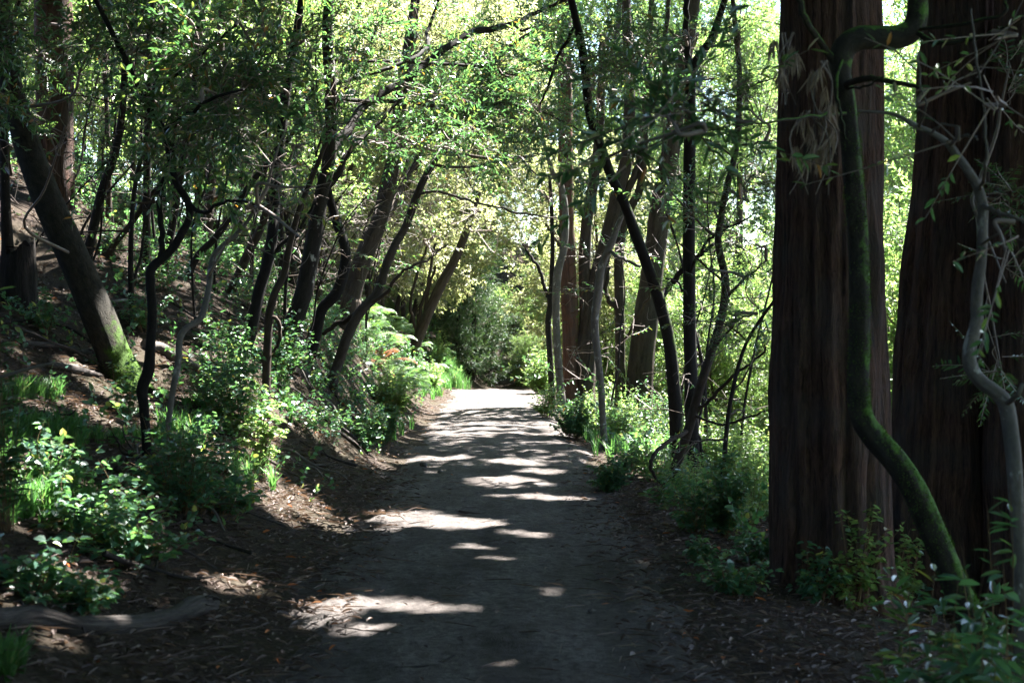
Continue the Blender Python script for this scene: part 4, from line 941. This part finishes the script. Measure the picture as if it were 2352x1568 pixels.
# left slope: copies of two shrub prototypes
protoL = []
for q, (k, lf) in enumerate((('broad', 'broad'), ('fine', 'broad'))):
    sb, lb = shrub_mesh(k, 950+q, .7, .9, 34)
    o = thing('shrub', 'small shrub scattered among the trunks up the left hillside', 'shrub', (0, 0, 0), 'small shrubs up the left hillside')
    link('stems', sb.mesh('stems', ['stem']), o); link('foliage', lb.mesh('foliage', [lf]), o); protoL.append(o)
placedL = [False]*2; cnt = 0
for _ in range(900):
    y = r.uniform(12.5, 34); x = float(xc(y))-1.9-abs(r.normal(0, 1))*.15*y
    if x/y < -.37 or cnt >= 48: continue
    if (x/y > -.12 and y < 18) or (x/y < -.235 and y < 14.6): continue
    q = int(r.integers(0, 2)); loc = (x, y, float(gz(x, y))-.02); sc = r.uniform(.55, 1.2)
    if not placedL[q]: protoL[q].location = loc; protoL[q].scale = (sc,)*3; placedL[q] = True
    else: copy_thing(protoL[q], loc, r.uniform(0, 6.28), sc)
    cnt += 1

# ferns: every frond a part
def fern_thing(label, leaf, seed, n=10, L0=.75, group=None):
    r = np.random.default_rng(seed); o = thing('fern', label, 'fern', (0, 0, 0), group)
    for k in range(n):
        a = k*2.4+r.uniform(-.3, .3); L = L0*r.uniform(.7, 1.15); el = r.uniform(.5, 1.2)
        d = np.array([math.cos(a), math.sin(a), 0]); t = np.linspace(0, 1, 24)
        p = d[None]*(L*np.sin(t*1.2)*math.cos(el)*1.15)[:, None]*1.1; p[:, 2] = L*(math.sin(el)*t-.75*t**2.3*.8)
        mb = MB(); tube(mb, p[::3], np.linspace(.004, .0012, len(p[::3])), 3, 1, r.uniform(0, 1), cap=False)
        tg = norm(np.gradient(p, axis=0)); sd = np.array([-d[1], d[0], 0])
        ln = L*.26*np.sin(np.pi*np.clip(t*.88+.1, 0, 1))**.8
        for s_ in (1, -1):
            ax = sd[None]*s_+tg*.35+np.array([0, 0, -.15])
            leaves(mb, p[3:], ax[3:], np.cross(sd[None]+0*tg, tg)[3:]*-1+np.array([0, 0, .5]), ln[3:], .022*L/.75, np.clip(r.normal(.4, .2), 0, 1)+0*t[3:], 0, False, droop=.2)
        link('frond', mb.mesh('frond', [leaf, 'fgreenstem']), o)
    return o
ff = [fern_thing('green fern arching from the sunlit left bank above the trail', 'fern', 71, 12, .95), fern_thing('green fern arching from the sunlit left bank above the trail', 'fern', 72, 10, .8), fern_thing('rusty dead fern among the green ferns of the left bank', 'rust', 73, 10, .95)]
spots = [(870,800,0),(915,820,0),(950,800,1),(985,830,0),(900,870,0),(940,880,1),(860,850,1),(890,770,0),(960,860,0),(930,850,1),(830,780,1),(1000,850,1),(975,885,0),(905,910,0),(850,760,0),(880,740,1),(930,770,1),(1010,815,0),(960,760,1),(870,840,2),(820,740,0),(925,900,0),(800,720,1),(470,470,2),(440,500,2),(690,600,2),(500,480,2),(455,455,2)]
first = [True]*3
for px, py, q in spots:
    b = G(px, py)
    if first[q]: ff[q].location = b; first[q] = False; o = ff[q]
    else: o = copy_thing(ff[q], b, rng.uniform(0, 6.28), rng.uniform(.8, 1.25))
    o['group'] = 'rusty ferns on the left bank' if q == 2 else 'green ferns on the left bank'
    if px < 720: o['label'] = 'rust coloured dead fern high on the left slope between the trunks'; o['group'] = 'rust coloured ferns high on the left slope'; o.scale = (1.6,)*3

def blades(mb, pos, h, r, spread=.35):
    k = len(pos); a = r.uniform(0, 6.28, k); w = r.uniform(.004, .009, k)[:, None]
    d = np.stack([np.cos(a), np.sin(a), 0*a], -1); s_ = np.stack([-np.sin(a), np.cos(a), 0*a], -1)
    h = np.broadcast_to(h, (k,))[:, None]; z = np.array([0, 0, 1.]); ln = r.uniform(.2, 1, k)[:, None]*spread*2
    p1 = pos+z*h*.55+d*h*ln*.25; p2 = pos+z*h*(1-.25*ln)+d*h*ln*.9
    v = np.stack([pos-s_*w, pos+s_*w, p1+s_*w*.8, p1-s_*w*.8, p2+s_*w*.12, p2-s_*w*.12], 1)
    b = np.arange(k)[:, None]*6
    f = np.concatenate([b+np.array([[0, 1, 2, 3]]), b+np.array([[3, 2, 4, 5]])])
    mb.add(v.reshape(-1, 3), f, 0, np.repeat(np.clip(r.normal(.45, .25, k), 0, 1), 6), smooth=False)
r = np.random.default_rng(41); mb = MB()
for px, py, rx, ry, n, hh in [(60,1010,150,90,1500,.17),(110,1150,140,80,1100,.17),(30,920,110,50,700,.2),(20,1540,60,40,500,.16),(470,960,120,50,700,.16),(560,1110,70,40,350,.25),(1035,868,40,30,2600,.5),(1015,885,40,14,1500,.4),(990,900,40,16,1000,.3),(1290,985,40,20,500,.25),(1400,1020,80,30,700,.3),(660,930,70,30,300,.2),(430,1010,90,40,500,.2),(900,1000,60,40,300,.2),(280,1010,120,60,500,.15)]:
    c = G(px, py); a = abs(G(px+rx, py)-c)[0]; b = min(max(abs(G(px, py-ry)-c)[1], abs(G(px, py+ry)-c)[1], .15), 2.6)
    tft = r.normal(0, .5, (max(6, n//22), 2)); k = r.integers(0, len(tft), n)
    x = c[0]+(tft[k, 0]+r.normal(0, .045, n))*a; y = c[1]+(tft[k, 1]+r.normal(0, .045, n))*b
    okk = np.abs(x-xc(y)-.1) > 1.25
    x, y = x[okk], y[okk]
    blades(mb, np.stack([x, y, gz(x, y)-.02], -1), hh*r.uniform(.5, 1.2, len(x)), r)
tag(link('grass', mb.mesh('grass', ['grass'])), 'long green grass tufts on the left bank and trail edges', 'grass', kind='stuff')

# low sprigs covering the slopes
mb = MB(); r = np.random.default_rng(43)
def sprigs(n, xr, yr, kind, sc, cond):
    x = r.uniform(*xr, n); y = r.uniform(*yr, n); ok = cond(x, y) & (fbm2(x, y, .7, 91, 2) > r.uniform(.25, .75, n))
    x, y = x[ok], y[ok]
    put_sprays(mb, kind, np.stack([x, y, gz(x, y)-.01], -1), np.stack([r.normal(0, .55, len(x)), r.normal(0, .55, len(x)), np.ones(len(x))*.8], -1), sc*r.uniform(.6, 1.2, len(x)), r=r)
sprigs(3000, (-13, -1.6), (6, 34), 'broad', .75, lambda x, y: (x-xc(y) < -1.75) & (x > -.38*y))
sprigs(900, (-3.2, -1.2), (12, 38), 'broad', .6, lambda x, y: (x-xc(y) < -1.35) & (x-xc(y) > -2.9))
sprigs(4200, (1.2, 13), (9, 46), 'broad', .95, lambda x, y: (x-xc(y) > 1.75) & (x < .33*y) & ~((y < 11) & (x < 3)))
sprigs(1200, (-9, 9), (40, 58), 'broad', 1.3, lambda x, y: np.abs(x-xc(y)) > 1.7)
tag(link('undergrowth', mb.mesh('undergrowth', ['broad', 'stem'])), 'low leafy undergrowth covering both slopes', 'undergrowth', kind='stuff')

# leaf litter
r = np.random.default_rng(47); mb = MB()
def litter(n, xr, yr, cond, sc=1.0):
    x = r.uniform(*xr, n); y = yr[0]*(yr[1]/yr[0])**r.uniform(0, 1, n); ok = cond(x, y); x, y = x[ok], y[ok]; k = len(x)
    a = r.uniform(0, 6.28, k); ax = np.stack([np.cos(a), np.sin(a), r.normal(0, .16, k)], -1); nr = np.stack([r.normal(0, .3, k), r.normal(0, .3, k), np.ones(k)], -1)
    L = r.uniform(.03, .085, k)*sc; W = L*r.uniform(.16, .42, k)
    leaves(mb, np.stack([x, y, gz(x, y)+.012+r.uniform(0, .018, k)], -1), ax, nr, L, W, np.clip(r.normal(.48, .22, k)+(r.uniform(0, 1, k) > .994)*.6, 0, 1), 0, True, fold=.3, droop=.15)
off = lambda x, y: np.abs(x-xc(y)-.05)
litter(42000, (-6.5, 3.6), (3.6, 16), lambda x, y: (r.uniform(0, 1, len(x)) < np.clip((off(x, y)-.65)/.55, 0, 1)) & (np.abs(x) < .42*y+.3))
litter(26000, (-9, 6), (11, 38), lambda x, y: (r.uniform(0, 1, len(x)) < np.clip((off(x, y)-.9)/.5, 0, 1)) & (np.abs(x) < .4*y), 1.15)
litter(3000, (-1.4, 1.4), (3.6, 30), lambda x, y: (off(x, y) < 1.2) & (r.uniform(0, 1, len(x)) < .06+.9*(off(x, y)/1.2)**2), .6)
nq = 5200   # needles and twig bits
x = r.uniform(-4.5, 3, nq); y = 3.6*(15/3.6)**r.uniform(0, 1, nq); ok = (off(x, y) > .7) | (r.uniform(0, 1, nq) < .12); x, y = x[ok], y[ok]; k = len(x)
a = r.uniform(0, 6.28, k)
leaves(mb, np.stack([x, y, gz(x, y)+.02], -1), np.stack([np.cos(a), np.sin(a), r.normal(0, .08, k)], -1), np.tile([0, 0, 1.], (k, 1)), r.uniform(.08, .28, k), r.uniform(.004, .010, k), r.uniform(.2, .9, k), 0, True, fold=.6, droop=.02)
tag(link('leaf_litter', mb.mesh('leaf_litter', ['litter'])), 'dry brown leaves and needles littering the banks beside the trail', 'leaf litter', kind='stuff')

# stones on the trail
for px, py, w, lab in [(973,1070,15,'dark fist sized stone on the left side of the trail'),(1359,1406,14,'small dark stone on the near right of the trail'),(1097,1136,11,'small dark stone at the left end of the bright sun patch'),(1010,1085,9,'pebble just behind the fist sized stone')]:
    b = G(px, py); rad = w/F*b[1]/2
    bm = __import__('bmesh').new(); __import__('bmesh').ops.create_icosphere(bm, subdivisions=3, radius=rad)
    for v in bm.verts:
        k = 1+.45*(float(vnoise(np.array(v.co)/rad*1.3+px))-.5); v.co = Vector((v.co.x*k*1.2, v.co.y*k, v.co.z*k*.75))
    me = bpy.data.meshes.new('stone'); bm.to_mesh(me); bm.free(); me.materials.append(M['stone'])
    for pl in me.polygons: pl.use_smooth = True
    tag(link('stone', me, None, (b[0], b[1], b[2]+rad*.45)), lab, 'stone', 'stones on the trail')

# ------------------------------------------------------------------ fallen wood
def fallen(name, label, pts, bark, sides=12, cat='fallen branch', group=None, wob=.12, stubs=(), lift=.0, ridge=0.0):
    """pts rows: px, py, width px; laid on the ground."""
    q = []
    for px, py, w in pts:
        b = G(px, py); rad = w/F*b[1]/2; q.append([b[0], b[1], b[2]+rad*.7+lift, rad])
    q = np.array(q); base = q[0, :3].copy(); sp = spline(q, 7)
    o = thing(name, label, cat, base, group)
    mb = MB(); tube(mb, sp[:, :3], sp[:, 3], sides, 0, .5, amp=wob, lobes=1.5, vs=7, seed=q[0, 0]*3, ridge=ridge)
    link('stem', mb.mesh('stem', [bark], base), o)
    for t, dx, dy, dz, rr in stubs:
        p0 = sp[int(t*(len(sp)-1)), :3]; m2 = MB()
        c = spline(np.array([p0, p0+np.array([dx, dy, dz])*.5+[0, 0, .02], p0+np.array([dx, dy, dz])]), 5)
        tube(m2, c, np.linspace(rr, rr*.4, len(c)), 7, 0, .5, amp=.1)
        link('twig', m2.mesh('twig', [bark], base), o)
    return o
fallen('log', 'weathered grey log lying at the near left of the trail', [(-60,1447,50),(0,1443,49),(60,1435,54),(110,1439,50),(170,1452,46),(250,1454,43),(330,1447,42),(400,1430,42),(440,1414,48),(470,1405,40),(492,1396,30)], 'log', 40, 'log', wob=.16, lift=.0, ridge=.16, stubs=[(.42,.05,-.06,-.03,.008),(.2,-.04,.02,.06,.010),(.86,.07,.02,.05,.016),(.93,.08,-.02,.03,.014)])
fallen('log', 'pale broken log lying across the slope behind the kinked grey sapling', [(330,800,24),(370,812,26),(430,845,26),(480,872,22),(500,890,14)], 'grey', 12, 'log')
FG = 'fallen sticks on the left slope'
for lab, pts, bk in [
  ('dark rotten branch lying left of the mossy tree foot', [(110,840,14),(140,850,20),(190,862,20),(230,868,12)], 'log'),
  ('long thin stick lying across the litter behind the mossy foot', [(0,745,8),(80,742,9),(150,752,9),(210,790,7)], 'dark'),
  ('pale sunlit stick lying in front of the dark rotten branch', [(130,838,6),(190,846,7),(228,848,5)], 'grey'),
  ('thin fallen stick on the bare litter below the mossy foot', [(120,945,8),(160,955,8),(205,968,6)], 'log'),
  ('grey fallen limb behind the leaning trunk', [(40,790,12),(120,800,14),(200,812,14),(300,800,12)], 'log'),
  ('thin grey stick high on the slope near the redwood', [(180,690,7),(230,700,8),(300,690,6)], 'grey'),
  ('crooked stick lying under the black pole trunk', [(440,760,7),(490,770,8),(545,800,7)], 'log')]:
    fallen('fallen_branch', lab, pts, bk, 8, 'fallen branch', FG)
fallen('fallen_branch', 'short stick on the shaded litter at the left trail edge', [(1075-20,1176,6),(1105,1184,8),(1120,1180,8)], 'log', 7, 'fallen branch')
fallen('fallen_branch', 'thin dark twig lying on the near trail', [(905,1535,4),(990,1530,6),(1060,1500,5)], 'dark', 6, 'fallen branch')
sticks = []
for q in range(4):
    r = np.random.default_rng(600+q); L = r.uniform(.5, 1.1); k = np.linspace(0, 1, 6)
    cpts = np.stack([L*(k-.5), np.cumsum(r.normal(0, .03, 6)), .012+.03*np.abs(r.normal(0, 1, 6))], -1)
    o = thing('fallen_branch', 'dry fallen stick lying loose on the left hillside litter', 'fallen branch', (0, 0, 0), 'loose sticks littering the left hillside')
    mb = MB(); sp = spline(cpts, 5); tube(mb, sp, np.linspace(.014, .004, len(sp)), 7, 0, .5, amp=.15); link('stem', mb.mesh('stem', [('dark', 'log', 'grey', 'brown')[q]]), o)
    m2 = MB(); p0 = sp[12]; tube(m2, spline(np.array([p0, p0+[.08, .07, .03], p0+[.18, .11, .08]]), 5), np.linspace(.007, .002, 11), 5, 0, .5); link('twig', m2.mesh('twig', [('dark', 'log', 'grey', 'brown')[q]]), o)
    sticks.append(o)
r = np.random.default_rng(66); cnt = 0
for _ in range(200):
    y = r.uniform(7.5, 20); x = float(xc(y))-1.7-abs(r.normal(0, 1))*.13*y
    if x/y < -.36 or cnt >= 46: continue
    loc = (x, y, float(gz(x, y))+.01); rz = r.uniform(0, 6.28); sc = r.uniform(.6, 1.6)
    slope = (float(gz(x+.2, y))-float(gz(x-.2, y)))/.4
    o = sticks[cnt] if cnt < 4 else copy_thing(sticks[cnt % 4], loc, rz, sc)
    o.location = loc; o.scale = (sc,)*3; o.rotation_euler = (math.sin(rz)*math.atan(slope)*-1, -math.atan(slope)*math.cos(rz), rz); cnt += 1
# pale broken twig hanging in at the left edge
tree('edgetwig', 'broken_branch', 'pale broken bough standing out from the left edge above the grass', px=[(-60,880,9),(0,866,8),(60,848,8),(126,832,6)], d=7.2, bark='grey', cap_d=0, cat='branch', sides=8, clusters=())
# charred stump high left, broken stub lower right
def stump(px, py, w, hpx, d, bark, label, name, lean=0.0):
    b = P(px, py, d); b[2] = float(gz(b[0], b[1])); rad = w/F*d/2; h = hpx/F*d
    o = thing(name, label, 'stump', b); mb = MB(); n = 14
    z = np.linspace(-.1, h, n); pts = np.stack([z*lean, 0*z, z], -1)+b
    tube(mb, pts, rad*np.linspace(1.25, .9, n), 40, 0, .5, amp=.12, lobes=1.5, vs=2, ridge=.12)
    V = mb.v[0]; r = np.random.default_rng(int(px)); k = V[:, 2] > b[2]+h*.75
    ang = np.arctan2(V[:, 1]-b[1], V[:, 0]-b[0]-lean*h)
    V[k, 2] += ((vnoise(np.stack([np.cos(ang)*2.5, np.sin(ang)*2.5, 0*ang+px], -1))-.4)*h*.5)[k]*((V[k, 2]-b[2]-h*.75)/(h*.25))
    link('trunk', mb.mesh('trunk', [bark], b), o); return o
stump(42, 660, 78, 135, 14.5, 'char', 'charred black stump on the slope left of the leaning mossy trunk', 'stump')
stump(2005, 1600, 70, 115, 5.0, 'dark', 'dark broken stub at the lower right edge of the trail', 'stump', .15)

# moss tufts on the leaning trunk's foot and the mossy stem
def tufts(key, n, t0, t1, cond, hh):
    root, base, sp = TREES[key]; r = np.random.default_rng(9); mb = MB()
    j = r.integers(int(t0*(len(sp)-1)), max(int(t1*(len(sp)-1)), int(t0*(len(sp)-1))+2), n); fr = r.uniform(0, 1, n)[:, None]
    c = sp[j]*(1-fr)+sp[np.minimum(j+1, len(sp)-1)]*fr
    nr = norm(r.normal(0, 1, (n, 3))); ok = cond(nr, c); nr, c = nr[ok], c[ok]
    tg = norm(sp[np.minimum(j+1, len(sp)-1), :3]-sp[j, :3])[ok]
    nr = norm(nr-tg*(nr*tg).sum(1, keepdims=True))
    p = c[:, :3]+nr*c[:, 3:4]*.97
    nzv = vnoise(p*14); kk = nzv > .45; p, nr = p[kk], nr[kk]
    leaves(mb, p, nr+r.normal(0, .5, nr.shape)+np.array([0, 0, -.3]), norm(r.normal(0, 1, nr.shape)), r.uniform(.5, 1.3, len(p))*hh, .3*hh, r.uniform(0, 1, len(p)), 0, False)
    link('moss', mb.mesh('moss', ['moss'], base), root)
tufts('mossleaner', 9000, 0.0, .13, lambda n, c: n[:, 0]+.3*n[:, 2] > -.2, .022)
tufts('mossstem', 16000, 0.02, .62, lambda n, c: n[:, 2]+.5*n[:, 0]-.3*n[:, 1] > -.15, .013)

# ------------------------------------------------------------------ camera, light, sky
cam = bpy.data.cameras.new('camera'); co = bpy.data.objects.new('camera', cam); COL.objects.link(co)
co.location = (0, 0, CAMH); co.rotation_euler = (math.radians(90), 0, 0)
cam.lens = 50; cam.sensor_width = 36; cam.shift_y = -40/2352; cam.clip_end = 3000
cam.dof.use_dof = True; cam.dof.focus_distance = 19; cam.dof.aperture_fstop = 4.0
S.camera = co
sun = bpy.data.lights.new('sun', 'SUN'); sun.energy = SUN_E; sun.angle = math.radians(.53); sun.color = (1, .975, .94)
so = bpy.data.objects.new('sun', sun); COL.objects.link(so); so.rotation_euler = Vector(SUN).to_track_quat('Z', 'Y').to_euler()
so.location = (0, 0, 60)
w = bpy.data.worlds.new('World'); S.world = w; w.use_nodes = True
nt = w.node_tree; sky = nt.nodes.new('ShaderNodeTexSky'); sky.sky_type = 'NISHITA'; sky.sun_disc = False
sky.sun_elevation = EL; sky.sun_rotation = AZ; sky.air_density = 1.0; sky.dust_density = .6; sky.ozone_density = 1.6
b = nt.nodes['Background']; nt.links.new(sky.outputs[0], b.inputs['Color']); b.inputs['Strength'].default_value = SKY_S
S.view_settings.view_transform = 'Standard'; S.view_settings.look = 'None'; S.view_settings.exposure = EXPO; S.view_settings.gamma = 1
c = S.cycles
c.max_bounces = 8; c.diffuse_bounces = 4; c.glossy_bounces = 2; c.transmission_bounces = 5; c.transparent_max_bounces = 4
c.sample_clamp_indirect = 6; c.caustics_reflective = False; c.caustics_refractive = False
c.use_denoising = True
try:
    c.denoiser = 'OPENIMAGEDENOISE'; c.denoising_input_passes = 'RGB_ALBEDO_NORMAL'
except Exception: pass
